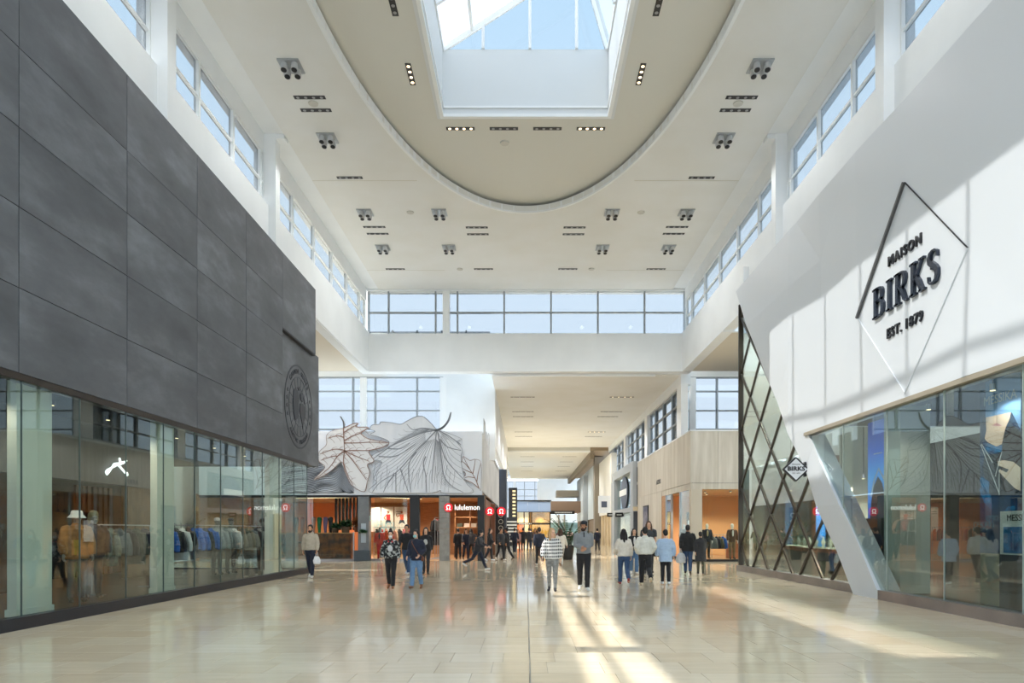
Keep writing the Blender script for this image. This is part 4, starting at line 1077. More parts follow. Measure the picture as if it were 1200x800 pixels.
# posters at the back
POS = mat('poster_white', (240, 234, 226), .6)
for k, (a, b_, lab) in enumerate(((433, 446, 'narrow white wall poster at the left of three'), (447, 461, 'white wall poster of a runner in red, middle of three'), (462.5, 477, 'white wall poster of a stretching figure in orange, right of three'))):
    xa, xb = onY(44, a, 600)[0], onY(44, b_, 600)[0]
    t = thing('wall_poster', lab, 'poster', ((xa + xb) / 2, 44, 1.6)); G().box(xa, xb, 43.96, 44.04, 1.5, 3.1).build('poster_board', POS, t)
    xm = (xa + xb) / 2 + .06
    if k:
        SK = mat('poster_skin', (168, 104, 74), .6); TP = mat('poster_red' if k == 1 else 'poster_orange', (190, 40, 46) if k == 1 else (226, 84, 40), .6)
        mp_ = mXY(43.955)
        G().prism([(xm - .1, 2.25), (xm + .12, 2.25), (xm + .14, 2.62), (xm - .12, 2.62)], mp_, 0, .004).build('figure_top', TP, t)
        G().prism([(xm + .07 * cos(i * pi / 5), 2.75 + .09 * sin(i * pi / 5)) for i in range(10)], mp_, 0, .004).build('figure_head', SK, t)
        G().ribbon([(xm - .12, 2.58), (xm - .27, 2.4), (xm - .18, 2.28)] if k == 1 else [(xm - .12, 2.55), (xm - .3, 2.46), (xm - .34, 2.62)], .035, mp_, 0, .004).build('figure_arm', SK, t)
        G().prism([(xm - .12, 2.25), (xm + .14, 2.25), (xm + .22, 1.98), (xm + .04, 2.1), (xm - .2, 1.98)], mp_, 0, .004).build('figure_shorts', mat('poster_navy', (40, 42, 60), .6), t)
    for r_ in range(2): G().box(xa + .1, xa + .42, 43.95, 43.96, 2.78 - r_ * .14, 2.81 - r_ * .14).build('caption_line', SIGNB, t)
# teal outlined window lettering (unreadable rows of outlined shapes) on the middle pane
wd = thing('window_decal', 'pale teal outlined letter shapes on the middle shop window', 'decal', (-7.0, LYF, 1.2))
TEAL = mat('decal_teal', (150, 206, 206), .5)
g = G(); mD = mXY(35.59)
for (row, a, b_, n_) in ((607, 433, 447, 3), (614.5, 438, 462, 5), (621, 446, 463, 4)):
    for k in range(n_):
        x0, _, z0 = onY(35.59, a + (b_ - a) * (k + .1) / n_, row + 2.6); x1, _, z1 = onY(35.59, a + (b_ - a) * (k + .85) / n_, row - 2.6)
        pts = [(x0, z0), (x0, z1), (x1, z1), (x1, (z0 + z1) / 2 if k % 2 else z0), (x0, (z0 + z1) / 2 if k % 2 else z0)]
        for p, q_ in zip(pts[:-1], pts[1:]): g.ribbon([p, q_], .014, mD, 0, .004)
g.build('letter_outline', TEAL, wd)
# signs
def omega(g, mp, u0, v0, r, d0, d1):
    pts = [(-.62, -.58), (-.30, -.56), (-.20, -.45), (-.34, -.2), (-.46, .1), (-.40, .42), (-.16, .62), (0, .52), (.16, .62), (.40, .42), (.46, .1), (.34, -.2), (.20, -.45), (.30, -.56), (.62, -.58)]
    g.ribbon([(u0 + a * r, v0 + b_ * r) for a, b_ in spline(pts, 4)], r * .10, mp, d0, d1)
sg = thing('shop_sign', 'white lettering with a round red logo above the shop doorway', 'sign', (-3.3, 35.3, 2.8))
x_, _, z_ = onY(35.28, 525.5, 594.5); mp_ = mXY(35.28)
G().prism([(x_ + .225 * cos(i * pi / 16), z_ + .225 * sin(i * pi / 16)) for i in range(32)], mp_, -.04, .02).build('round_logo', RED, sg)
g = G(); omega(g, mp_, x_, z_, .19, .02, .035); g.build('logo_mark', LITW, sg)
text('lettering', 'lululemon', .40, ((onY(35.28, 531.5, 0)[0] + onY(35.28, 563.5, 0)[0]) / 2, 35.27, z_ - .0), 'front', LITW, sg, .02, .80, 1.04)
for k, (px, pyy, yy, lab) in enumerate(((574, 599, 36.1, 'round red shop sign at the corner, nearer to the doorway lettering'), (587.5, 599, 43.5, 'round red blade sign farther along the corridor by the brown post'))):
    t = thing('round_sign', lab, 'sign', onY(yy, px, pyy)); x_, _, z_ = onY(yy, px, pyy); mp_ = mXY(yy); r_ = .23 * yy / 35.3
    G().prism([(x_ + r_ * cos(i * pi / 16), z_ + r_ * sin(i * pi / 16)) for i in range(32)], mp_, -.06, .06).build('disc', RED, t)
    g = G(); omega(g, mp_, x_, z_, r_ * .8, .06, .075); g.build('logo_mark', LITW, t)
    G().bar((x_ - r_, yy, z_), (-2.3, yy, z_), .03, .03).build('bracket', DARK, t)
# ceiling light tracks, shelves and clothes inside
for k, (xa, ya_, xb, yb_, lab) in enumerate(((-12.5, 37.2, -9.4, 36.6, 'left'), (-8.0, 36.4, -5.8, 38, 'middle'), (-5.3, 36.3, -2.7, 36.3, 'right'))):
    t = thing('light_track', 'long warm light strip under the shop ceiling, %s one of three' % lab, 'light', ((xa + xb) / 2, (ya_ + yb_) / 2, 3.4))
    G().bar((xa, ya_, 3.38), (xb, yb_, 3.38), .06, .06).build('track', DARK, t); G().bar((xa, ya_, 3.345), (xb, yb_, 3.345), .05, .02).build('led_strip', WARMLED, t)
for x, y in ((-14.5, 38), (-11.5, 37.6), (-9, 39), (-7, 37.6), (-4, 37.6), (-4, 42), (-7, 42.5), (-9.5, 43.5), (-12.5, 43.5)):
    spot('shop_lamp', (x, y, 3.1), 250 if y < 42 else 150, (1, .84, .66), 156, None, .15, .3)
t = thing('shelving_unit', 'timber shelves with folded clothes behind the doorway', 'shelves', (-3.6, 44, 0))
for z in (.5, 1.1, 1.75, 2.4): G().box(-4.5, -2.6, 43.2, 43.8, z, z + .05).build('shelf', TIMB, t)
for x in (-4.5, -3.55, -2.65): G().box(x, x + .05, 43.2, 43.8, 0, 3.0).build('side_panel', TIMB, t)
FOLD = [mat('fold_%d' % i, c, .8) for i, c in enumerate(((190, 182, 168), (60, 62, 70), (150, 60, 54), (86, 96, 84), (214, 204, 190)))]
for k in range(12):
    z = (.55, 1.15, 1.8)[k // 4]; x = -4.35 + (k % 4) * .45
    o = G()
    for s in range(3): o.box(x, x + .34, 43.25, 43.6, z + s * .08, z + s * .08 + .07)
    tag(o.build('folded_clothes', FOLD[k % 5]), '%s pile of folded clothes on the %s timber shelf behind the doorway' % (ORD[k % 4], ('lowest', 'middle', 'upper')[k // 4]), 'clothes', 'folded clothes on the shelves')
t = thing('display_table', 'dark display table just inside the doorway', 'table', (-3.4, 40, 0)); G().box(-4.2, -2.7, 39.7, 40.4, .85, .92).build('table_top', DARK, t)
for x in (-4.15, -2.8):
    for y in (39.75, 40.3): G().box(x, x + .06, y, y + .06, 0, .85).build('leg', DARK, t)

# ================================================================== STONE SHOP on the right
def trav_nodes(n, l, b):
    b.inputs['Roughness'].default_value = .55
    gi = n.new('ShaderNodeNewGeometry'); mp_ = n.new('ShaderNodeMapping'); mp_.inputs['Scale'].default_value = (3, 3, .3); l.new(gi.outputs['Position'], mp_.inputs[0])
    a = n.new('ShaderNodeTexNoise'); a.inputs['Scale'].default_value = 1.3; a.inputs['Detail'].default_value = 7; l.new(mp_.outputs[0], a.inputs['Vector'])
    r = n.new('ShaderNodeValToRGB'); l.new(a.outputs['Fac'], r.inputs[0]); r.color_ramp.elements[0].position = .3; r.color_ramp.elements[0].color = lin((186, 178, 162)); r.color_ramp.elements[1].position = .75; r.color_ramp.elements[1].color = lin((216, 210, 198))
    oi = n.new('ShaderNodeObjectInfo'); mr = n.new('ShaderNodeMapRange'); mr.inputs['To Min'].default_value = .96; mr.inputs['To Max'].default_value = 1.04; l.new(oi.outputs['Random'], mr.inputs[0])
    hs = n.new('ShaderNodeHueSaturation'); l.new(mr.outputs[0], hs.inputs['Value']); l.new(r.outputs[0], hs.inputs['Color']); l.new(hs.outputs[0], b.inputs['Base Color'])
TRAV = node_mat('vein_cut_stone', trav_nodes)
wst = struct('wall_stone_shop', (8.35, 42, 0), 'vein-cut beige stone facade of the corner shop')
G().box(8.5, 18, 34.8, 51, 6.3, 6.6).box(8.45, 8.6, 42.2, 51, 0, 6.6).box(8.45, 8.6, 34.7, 42.2, 3.68, 6.6).box(8.45, 18, 34.65, 34.8, 3.68, 6.6).build('backing', SEAM, wst)
for k in range(11):
    y = 34.6 + k * 1.49
    G().box(8.35, 8.46, y + .006, y + 1.484, 4.0, 6.62).build('stone_slab', TRAV, wst)
    if y > 42: G().box(8.35, 8.46, y + .006, y + 1.484, 0, 3.985).build('stone_slab', TRAV, wst)
    else: G().box(8.37, 8.46, y + .006, min(y + 1.484, 42.2), 3.68, 3.985).build('stone_slab', TRAV, wst)
for k in range(7):
    x = 8.46 + k * 1.3
    G().box(x + .006, x + 1.294, 34.6, 34.7, 4.0, 6.62).build('stone_slab', TRAV, wst); G().box(x + .006, x + 1.294, 34.62, 34.7, 3.68, 3.985).build('stone_slab', TRAV, wst)
G().box(8.33, 18, 34.58, 34.72, 6.62, 6.68).box(8.33, 8.5, 34.6, 51, 6.62, 6.68).build('coping', WHITE, wst)
wss = struct('window_17', (10, 34.65, 0), 'corner glass shopfront under the stone facade')
G().box(8.35, 18, 34.6, 34.75, 0, .12).box(8.35, 8.5, 34.6, 42.2, 0, .12).build('plinth', BLACK, wss)
for a, b_ in ((8.95, 11.0), (11.0, 13.2), (13.2, 15.4)): G().box(a + .006, b_ - .006, 34.66, 34.672, .12, 3.66).build('pane', SHOPGL, wss)
for a, b_ in ((35.1, 37.2), (39.4, 40.9)): G().box(8.42, 8.432, a, b_, .12, 3.66).build('pane', SHOPGL, wss)
G().box(8.4, 8.95, 34.62, 35.05, 0, 3.68).build('corner_pier', mat('warm_pier', (196, 186, 168), .6), wss)
for y in (37.2, 39.4, 40.9): G().box(8.38, 8.5, y - .06, y + .06, 0, 3.68).build('frame_post', ALU, wss)
G().box(8.38, 8.5, 41.0, 42.2, 0, 3.68).build('timber_panel', TIMB, wss)
text('wall_lettering', 'AKRIS', .42, (8.34, 42.9, 4.62), 'right', mat('lettering_grey', (84, 84, 84), .5), wst, .01, 1, 1.3)
t = thing('framed_poster', 'tall dark framed poster on the beige stone wall beside the corridor', 'poster', (8.3, 47, .9)); G().box(8.28, 8.36, 46.3, 48.2, .6, 3.3).build('frame', BLACK, t); G().box(8.27, 8.285, 46.4, 48.1, .7, 3.2).build('poster_print', mat('poster_fashion', (140, 136, 150), .5, nz=(1.6, .42, .58), col2=(60, 66, 96)), t)
wsb = struct('wall_stone_shop_back', (12, 41.5, 0))
OR = mat('apricot_wall', (224, 172, 120), .7)
G().box(8.6, 18, 41.8, 42.0, 0, 3.7).build('apricot_wall', OR, wsb); G().box(8.6, 18, 34.8, 41.9, 3.68, 3.8).build('soffit', mat('apricot_soffit', (214, 172, 130), .7), wsb)
f2 = struct('floor_stone_shop', (12, 38, 0)); G().box(8.5, 18, 34.72, 41.9, -.005, .1).build('boards', mat('oak_floor', (168, 128, 92), .4), f2)
for k, (x, y) in enumerate(((9.6, 36.5), (10.8, 36.0), (11.6, 36.8), (10.2, 38.5), (12.2, 38.6), (13.6, 36.6))):
    t = thing('shop_downlight', 'round ceiling spotlight in the stone shop, %s from the corner pier' % ORD[k], 'light', (x, y, 3.68), group='stone shop ceiling spotlights'); G().tube([(x, y, 3.68), (x, y, 3.6)], .07, 8).build('housing', ALU, t); G().tube([(x, y, 3.605), (x, y, 3.59)], .05, 8).build('lens', WARMLED, t)
    spot('shop_lamp', (x, y, 3.4), 170, (1, .86, .7), 156, t, .08, .3)
t = thing('display_counter', 'orange timber display plinth behind the stone shop window', 'counter', (11.1, 36.4, .1)); G().box(10.75, 11.4, 36.0, 36.7, .1, 1.0).build('plinth_body', mat('orange_timber', (190, 110, 66), .5), t); G().box(10.72, 11.43, 35.97, 36.73, 1.0, 1.04).build('plinth_top', TIMB, t)
t = thing('wall_screen', 'narrow bright window panel on the stone shop back wall', 'screen', (10.0, 41.7, 1)); G().box(9.85, 10.65, 41.7, 41.8, .8, 2.7).build('panel_frame', DARK, t); G().box(9.9, 10.6, 41.68, 41.7, .9, 2.2).build('panel_face', mat('pale_panel', (226, 232, 236), .5, emit=((230, 236, 240), .5)), t)
for k, px in enumerate((781.5, 795.5)):
    x, y, _ = onX(9.6, px, 600) if False else (9.3 + .3 * k, 37.5 + k, 0)
    t = thing('pendant_lamp', 'black pendant lamp in the stone shop, %s' % ('nearer' if k == 0 else 'farther'), 'light', (x, y, 2.6)); G().tube([(x, y, 2.75), (x, y, 3.68)], .012, 6).build('cord', BLACK, t); G().loft([(x, y, 2.6, .12, .12), (x, y, 2.72, .06, .06), (x, y, 2.78, .03, .03)], 10).build('lamp_shade', BLACK, t)

# ================================================================== CORRIDOR, right side beyond the stone shop
GP = mat('grey_portal', (168, 174, 178), .5); GPD = mat('portal_recess', (62, 66, 72), .4)
pt_ = struct('wall_portal_shop', (8, 57, 0), 'tall grey framed shop portal with a round emblem window')
G().box(8.0, 8.9, 51, 52.3, 0, 6.76).build('portal_pier', GP, pt_); G().box(8.0, 8.9, 61.8, 63, 0, 6.76).build('portal_pier', GP, pt_); G().box(8.0, 8.9, 52.3, 61.8, 6.1, 6.76).build('portal_head', GP, pt_); G().box(8.0, 8.9, 52.3, 61.8, 3.0, 3.35).build('portal_rail', GP, pt_)
G().box(8.7, 8.9, 52.3, 61.8, 0, 6.1).build('portal_backing', mat('portal_interior', (128, 112, 96), .5, nz=(.9, .4, .6), col2=(70, 70, 74)), pt_)
for z0, z1 in ((3.35, 6.1), (0.1, 3.0)):
    for a, b_ in ((52.3, 57.0), (57.1, 61.8)): G().box(8.3, 8.32, a, b_, z0, z1).build('pane', SHOPGL, pt_)
G().box(8.05, 8.95, 50.95, 51.0, 1, 3.0).box(8.3, 8.6, 50.9, 51.0, 5.2, 6.3).box(8.3, 8.6, 50.9, 51.0, 3.5, 5.0).build('recess_panel', GPD, pt_)
t = thing('round_emblem', 'large dark round emblem with a pale tag inside the grey portal window', 'sign', (8.2, 57, 4.7))
mp_ = mR(8.26)
G().prism([(57 + 1.9 * cos(i * pi / 20), 4.7 + 1.35 * sin(i * pi / 20)) for i in range(40)], mp_, 0, .05).build('disc', mat('emblem_slate', (66, 74, 92), .4), t)
G().prism([(55.6, 4.5), (59.6, 4.5), (59.6, 5.0), (55.6, 5.0)], mp_, .05, .08).build('pale_tag', WHITE_COOL, t)
t = thing('wall_plate', 'small beige sign plate on the grey portal', 'sign', (8.3, 50.85, 3.2)); G().box(8.0, 8.9, 50.8, 50.92, 3.05, 3.35).build('plate', mat('sand_plate', (206, 190, 158), .5), t)
wf = struct('wall_corridor_right_far', (8.4, 80, 0))
G().box(8.4, 8.95, 63, 67, 0, 6.2).build('grey_front', mat('cool_grey_front', (150, 154, 158), .5), wf)
G().box(8.3, 8.95, 63.4, 64.6, 0, 3.8).build('black_doorway', BLACK, wf)
G().box(8.4, 8.95, 67, 78, 3.2, 9.2).build('white_front', mat('pale_front', (226, 224, 216), .6), wf)
G().box(8.6, 8.95, 67, 78, 0, 3.2).build('tan_shopfront', mat('tan_front', (196, 172, 134), .6), wf)
for y in (67.4, 70, 72.6, 75.2): G().box(8.4, 8.7, y, y + .5, 0, 3.2).build('timber_post', mat('pale_timber', (208, 190, 158), .6), wf)
G().box(7.9, 8.9, 78, 79.6, 0, 10).build('stone_pier', mat('warm_grey_pier', (142, 134, 122), .7), wf)
G().box(8.4, 8.95, 79.6, 112, 3, 9.6).build('pale_front', mat('pale_blue_front', (206, 214, 216), .6), wf); G().box(8.5, 8.95, 79.6, 112, 0, 3).build('brown_shopfront', mat('brown_front', (130, 108, 84), .6), wf)
G().box(7.8, 8.4, 92, 93.5, 0, 9).build('steel_pier', GP, wf)
t = thing('white_box_sign', 'square white box sign with a dark mark projecting over the tan shopfront', 'sign', (7.8, 68, 3.8)); G().box(7.2, 8.4, 67.6, 67.8, 3.3, 5.0).build('box', mat('white_box', (232, 236, 240), .5), t); G().box(7.5, 8.05, 67.58, 67.61, 3.85, 4.45).build('mark', mat('slate_mark', (80, 90, 112), .5), t)
for k, (px, pyy, yy, lab) in enumerate(((715.5, 603, 63, 'small black blade sign at the black doorway'), (725.5, 603, 56, 'small black blade sign hanging in the grey portal'))):
    x, y, z = onY(yy, px, pyy); t = thing('blade_sign', lab, 'sign', (x, y, z)); G().box(x - .32, x + .32, y - .05, y + .05, z - .18, z + .18).build('plate', BLACK, t); G().box(x - .2, x + .2, y - .06, y - .05, z - .03, z + .03).build('lettering_line', mat('matt_white_letter', (226, 226, 222), .6), t); G().bar((x + .32, y, z), (8.4, y, z), .03, .03).build('bracket', BLACK, t)

# ================================================================== CORRIDOR, left side and far end
t = thing('dark_pylon', 'tall plain charcoal pylon rising beside the mural end', 'pylon', (-1.95, 59.5, 0)); G().box(-2.3, -1.66, 59, 60, 0, 6.85).build('pylon_body', mat('charcoal_pylon', (62, 68, 78), .5), t)
t = thing('ladder_pylon', 'black sign tower with a ladder of small gold windows', 'pylon', (-1.3, 70, 0))
G().box(-1.75, -.87, 70, 71, 0, 5.95).build('tower_body', BLACK, t)
GOLD = mat('gold_light', (226, 206, 160), .5, emit=((255, 226, 160), .35))
for k in range(9): G().box(-1.35, -1.03, 69.96, 70, 5.5 - k * .36, 5.68 - k * .36).build('gold_window', GOLD, t)
for k in range(7): G().box(-2.2, -.9, 69.2, 69.3, .4 + k * .33, .55 + k * .33).build('pale_slat', mat('pale_slat', (172, 170, 164), .6), t)
G().box(-2.3, -.9, 69.3, 69.4, 0, 2.9).build('slat_backing', BLACK, t)
t = thing('brown_post', 'slim brown timber post under the round red blade sign', 'post', (-1.95, 44, 0)); G().box(-2.25, -1.98, 44, 44.6, 0, 3.3).build('post_body', MATS['brown_timber'], t)
t = thing('black_lattice_panel', 'black panel with a pale ring pattern beside the brown post', 'panel', (-1.8, 48, 0)); G().box(-2.2, -1.5, 48, 48.1, .6, 3.2).build('panel_body', BLACK, t)
for k in range(5):
    g = G(); ring(g, .13, .17, mXY(47.99), 0, .01, 16, -1.75, .85 + k * .45); g.build('ring', mat('ring_cream', (196, 188, 168), .6), t)
# restaurant block facing the camera
rb = struct('wall_restaurant', (1, 80, 0), 'dark framed restaurant front with gold lit windows')
BX0, BX1 = -1.1, 2.95
FB = mat('blue_fascia', (150, 172, 206), .4)
for k in range(3): G().box(BX0 + k * 1.35, BX0 + k * 1.35 + 1.33, 80, 80.3, 3.75, 5.0 - k * .05).build('fascia_panel', FB, rb)
G().box(BX0 - .05, BX1 + .05, 79.9, 80.4, 4.98, 5.12).build('dark_coping', DARK, rb); G().box(BX0, BX1, 80.2, 92, 4.9, 5.0).build('roof', WHITE, rb)
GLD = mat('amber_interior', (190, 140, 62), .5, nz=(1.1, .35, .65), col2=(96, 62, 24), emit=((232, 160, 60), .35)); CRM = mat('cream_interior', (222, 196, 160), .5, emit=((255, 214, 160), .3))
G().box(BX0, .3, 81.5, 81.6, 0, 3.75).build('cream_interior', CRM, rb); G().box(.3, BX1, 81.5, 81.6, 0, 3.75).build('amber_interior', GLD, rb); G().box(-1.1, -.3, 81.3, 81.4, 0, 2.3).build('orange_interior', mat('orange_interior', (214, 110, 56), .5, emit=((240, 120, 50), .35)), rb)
for x in (BX0, -.25, .42, .62, BX1 - .15): G().box(x, x + .13, 79.95, 80.15, 0, 3.75).build('frame_post', BLACK, rb)
for z in (2.25, 3.7): G().box(BX0, BX1, 79.95, 80.15, z, z + .22 if z < 3 else z + .06).build('frame_rail', BLACK, rb)
for a, b_ in ((-.95, -.27), (-.1, .4), (.77, BX1 - .17)):
    for z0, z1 in ((.05, 2.25), (2.47, 3.7)): G().box(a, b_, 80.04, 80.05, z0, z1).build('pane', SHOPGL, rb)
for k in range(9): G().box(-.78 + k * .17, -.78 + k * .17 + .1, 79.93, 79.95, 2.3, 2.42).build('letter_block', mat('matt_white_letter', (226, 226, 222), .6), rb)
for k in range(2):
    spot('shop_lamp', (-.2 + 1.9 * k, 80.8, 3.3), 160, (1, .8, .5), 160, None, .2)
# end of the corridor
we = struct('wall_corridor_end', (3, 112, 0))
G().box(2.2, 9.4, 118, 118.4, 6.2, 10.6).build('white_bulkhead', WHITE, we); G().box(4.9, 9.4, 108, 112, 6.9, 7.9).build('angled_bulkhead', SOF, we)
G().box(2.9, 9.4, 104, 112, 4.3, 6.0).build('brown_bulkhead', mat('brown_bulkhead', (136, 112, 92), .7), we)
G().box(2.6, 9.4, 118, 118.2, 2.9, 4.3).build('white_panel', mat('bright_panel', (230, 236, 238), .6), we); G().box(2.6, 9.4, 118, 118.2, 0, 2.9).build('green_shopfront', mat('green_shopfront', (138, 168, 162), .4, nz=(.7, .4, .6), col2=(96, 118, 114)), we)
for x in (2.9, 5.6, 6.6): G().box(x, x + .25, 117.8, 118, 0, 4.3).build('pillar', MATS['warm_grey_pier'], we)
t = thing('direction_sign', 'long black overhead sign bar with small white lettering at the corridor end', 'sign', (5, 103, 3.9)); G().box(2.9, 7.4, 103, 103.15, 4.0, 4.5).build('sign_bar', BLACK, t)
for k in range(12): G().box(4.4 + k * .22, 4.4 + k * .22 + .15, 102.97, 103, 4.16, 4.34).build('letter_block', MATS['matt_white_letter'], t)
win_grid('window_18', 118.0, [-3.2, -1.9, -.2, 1.6, 2.2], [5.2, 6.4, 7.5, 8.6, 10.0], 'bright gridded window at the corridor end', (-1.9, 2.2))
G().box(-9, -3.2, 118, 118.4, 0, 10.2).build('left_return', WHITE, we); G().box(-3.2, 2.9, 118, 118.4, 0, 5.2).build('low_wall', WHITE, we)
G().box(-9.2, -9, 58, 118, 0, 10.6).build('left_side', WHITE, we); G().box(-9, -2.3, 58.4, 58.6, 0, 6.7).build('cross_wall', WHITE, we)
for k in range(13): G().box(-9.2, -2.2, 73 + k * 3.0, 75.9 + k * 3.0, 10.5, 10.53).build('added_roof_pane', WINGL, we); G().box(-9.2, -2.2, 72.9 + k * 3, 73.05 + k * 3, 10.4, 10.6).build('added_roof_bar', WHITE_COOL, we)  # glass roof added to flood the corridor's left side with daylight
for k in range(6): G().box(-3.4 + k * 2.1, -3.4 + k * 2.1 + 2.0, 112, 118, 10.5, 10.53).build('added_roof_pane', WINGL, we)  # more glass roof, added so the sky lights the end wall
# palm in a black planter
t = thing('palm_planter', 'palm with arching green fronds in a tall black planter', 'plant', (2.3, 37.2, 0))
G().loft([(0, 0, 0, .26, .26), (0, 0, .75, .36, .36), (0, 0, .78, .36, .36), (0, 0, .74, .32, .32)], 20).build('planter', BLACKG, t, smooth=40, local=True)
for k in range(26):
    a = k * 2.4; el = .45 + .85 * ((k * 7) % 11) / 11; L_ = 1.1 + .6 * ((k * 5) % 7) / 7
    g = G(); prev = None; pts = []
    for i in range(7):
        u = i / 6; rr = L_ * u * cos(el) + .25 * u * u; pts.append(Vector((cos(a) * rr, sin(a) * rr, .75 + L_ * u * sin(el) * 1.75 - .5 * u * u * L_)))
    g.tube(pts, [.012] * 6 + [.004], 5)
    s_ = Vector((-sin(a), cos(a), 0))
    for i in range(2, 7):
        for sd_ in (-1, 1):
            for o_ in (0, .5):
                p = pts[i] if o_ == 0 or i == 6 else (pts[i] + pts[i - 1]) / 2
                d = (pts[i] - pts[i - 1]).normalized(); e_ = p + s_ * sd_ * .17 * (1.2 - i / 7) + d * .14 + Vector((0, 0, -.05))
                wv = d * .022
                g.add([p - wv, p + wv, e_, (p + e_) / 2 + Vector((0, 0, .02)) + wv], [(0, 1, 3), (0, 3, 2)])
    g.build('frond', GRND if k % 3 else GRN, t, local=True)

# ================================================================== CEILING FIXTURES
proto4 = None
def four_spot(x, y, z, lab, W):
    global proto4
    if proto4 is None:
        t = thing('four_spot_fixture', lab, 'ceiling light', (x, y, z), group='four-spot ceiling fixtures'); proto4 = t
        G().box(-.31, .31, -.31, .31, -.035, .01).build('mount_plate', mat('fixture_plate', (170, 174, 176), .35, .6), t, local=True)
        for i in (-1, 1):
            for j in (-1, 1):
                g = G().tube([(i * .15, j * .15, -.03), (i * .15, j * .15, -.13), (i * .15 - .0, j * .15 - .03, -.24)], [.085, .10, .10], 12)
                h = g.build('spotlight', CHROME, t, smooth=40, local=True)
                G().tube([(i * .15, j * .15 - .031, -.243), (i * .15, j * .15 - .034, -.255)], .082, 12).build('lens', BLACK, h, local=True)
    else:
        t = copy_tree(proto4); t.location = (x, y, z); t['label'] = lab
    if W:
        spot('fixture_lamp', (x, y, z - .32), W, (.97, .99, 1), 150, None, .12, .5)
    return t
rows = [19.85, 23.5, 29.0, 32.6]
for s, side in ((-1, 'left'), (1, 'right')):
    for i, y in enumerate(rows): four_spot(s * 6.82, y, ZC, 'chrome four-spot ceiling fixture, %s of four in the outer %s row' % (ORD[i], side), LAMP)
    for i, y in enumerate(rows[2:]): four_spot(s * 3.66, y, ZC, 'chrome four-spot ceiling fixture in the inner %s row, %s the oval recess' % (side, ('nearest to', 'farther from')[i]), LAMP)
for s in (-1, 1):                                                 # lamps without fixtures, added above and behind the camera to light the hall
    for y in (-1.0, 4.5, 9.0, 14.0):
        spot('fixture_lamp', (s * 6.82, y, ZC - .3), LAMP * 1.0, (.97, .99, 1), 150, None, .12, .5)
protos = {}
SLOTM = mat('slot_black', (30, 30, 32), .5)
def slot(x, y, z, along, lit, lab, grp, L=.98, n=5):
    key = (along, lit, L)
    if key not in protos:
        t = thing('slot_downlight', lab, 'ceiling light', (x, y, z), group=grp); protos[key] = t
        a, b_ = (L / 2, .085) if along == 'x' else (.085, L / 2)
        G().box(-a, a, -b_, b_, -.012, .02).build('trim_frame', SLOTM, t, local=True)
        for k in range(n - 1):
            o = -L / 2 + L * (k + .5) / (n - 1)
            cx_, cy_ = (o, 0) if along == 'x' else (0, o)
            r_ = .05
            G().tube([(cx_, cy_, -.008), (cx_, cy_, -.020)], r_, 12).build('lens', WARMLED if lit else mat('lens_grey', (150, 150, 150), .3), t, local=True)
    else:
        t = copy_tree(protos[key]); t.location = (x, y, z); t['label'] = lab; t['group'] = grp
    return t
for s, side in ((-1, 'left'), (1, 'right')):
    for i, y in enumerate((21.3, 21.95, 26.15, 30.4, 31.1, 35.3)):
        slot(s * 6.74, y, ZC, 'x', False, 'black slot downlight, %s from the near end of the outer %s row' % (ORD[i], side), 'unlit slot downlights in the flat ceiling')
    for i, y in enumerate((30.45, 31.15, 35.3)):
        slot(s * 2.18, y, ZC, 'x', False, 'black slot downlight beyond the oval recess, %s of three in the inner %s row' % (ORD[i], side), 'unlit slot downlights in the flat ceiling')
    slot(s * 2.25, 23.55, ZR, 'x', True, 'lit slot downlight beyond the rooflight, outer one on the %s' % side, 'slot downlights round the rooflight')
    slot(s * .75, 23.55, ZR, 'x', False, 'unlit slot downlight beyond the rooflight, inner one on the %s' % side, 'slot downlights round the rooflight')
    slot(s * 3.5, 20.75, ZR, 'y', True, 'lit slot downlight beside the %s edge of the rooflight' % side, 'slot downlights round the rooflight')
    slot(s * 3.5, 17.9, ZR, 'y', False, 'unlit slot downlight beside the %s edge of the rooflight, second from its far corner' % side, 'slot downlights round the rooflight')
    slot(s * 3.5, 14.9, ZR, 'y', False, 'unlit slot downlight beside the %s edge of the rooflight, third from its far corner' % side, 'slot downlights round the rooflight')
    for i, (y, x) in enumerate(((21.6, 6.72), (29.0, 4.9), (35.3, 3.4))):
        t = G().tube([(s * x, y, ZC + .01), (s * x, y, ZC - .03)], [.16, .15], 20).build('ceiling_speaker', mat('speaker_grey', (196, 194, 186), .6)); tag(t, 'round pale ceiling speaker on the %s, %s from the near end' % (side, ORD[i]), 'speaker', 'round ceiling speakers')
t = G().tube([(-.75, 24.4, ZR + .01), (-.75, 24.4, ZR - .05)], [.17, .15], 20).build('smoke_detector', mat('speaker_grey', (196, 194, 186), .6)); tag(t, 'round grey detector on the recess ceiling below the rooflight', 'detector')
for i, y in enumerate((45.4, 51.0, 53.2, 61.5, 64.5)):
    for x, side in ((-.2, 'left'), (6.4, 'right')):
        slot(x, y, 10.45, 'x', i in (0, 3) and side == 'right', 'slot downlight in the corridor ceiling, %s from the beam in the %s row' % (ORD[i], side), 'corridor slot downlights', 1.6, 5)
for i, y in enumerate((78, 84, 90, 97)):
    for x, side in ((.2, 'left'), (5.0, 'right')):
        slot(x, y, 10.0, 'x', False, 'slot downlight in the far corridor ceiling, %s in the %s row' % (ORD[i], side), 'far corridor slot downlights', 1.6, 5)
for y in (42, 50, 58, 66):
    for x in (0.5, 6): spot('corridor_lamp', (x, y, 10.2), 560, (.98, .99, 1), 138, None, .2, .5)
for y in (78, 90, 102):
    for x in (0.5, 5): spot('corridor_lamp', (x, y, 9.7), 620, (.98, .99, 1), 136, None, .2, .5)
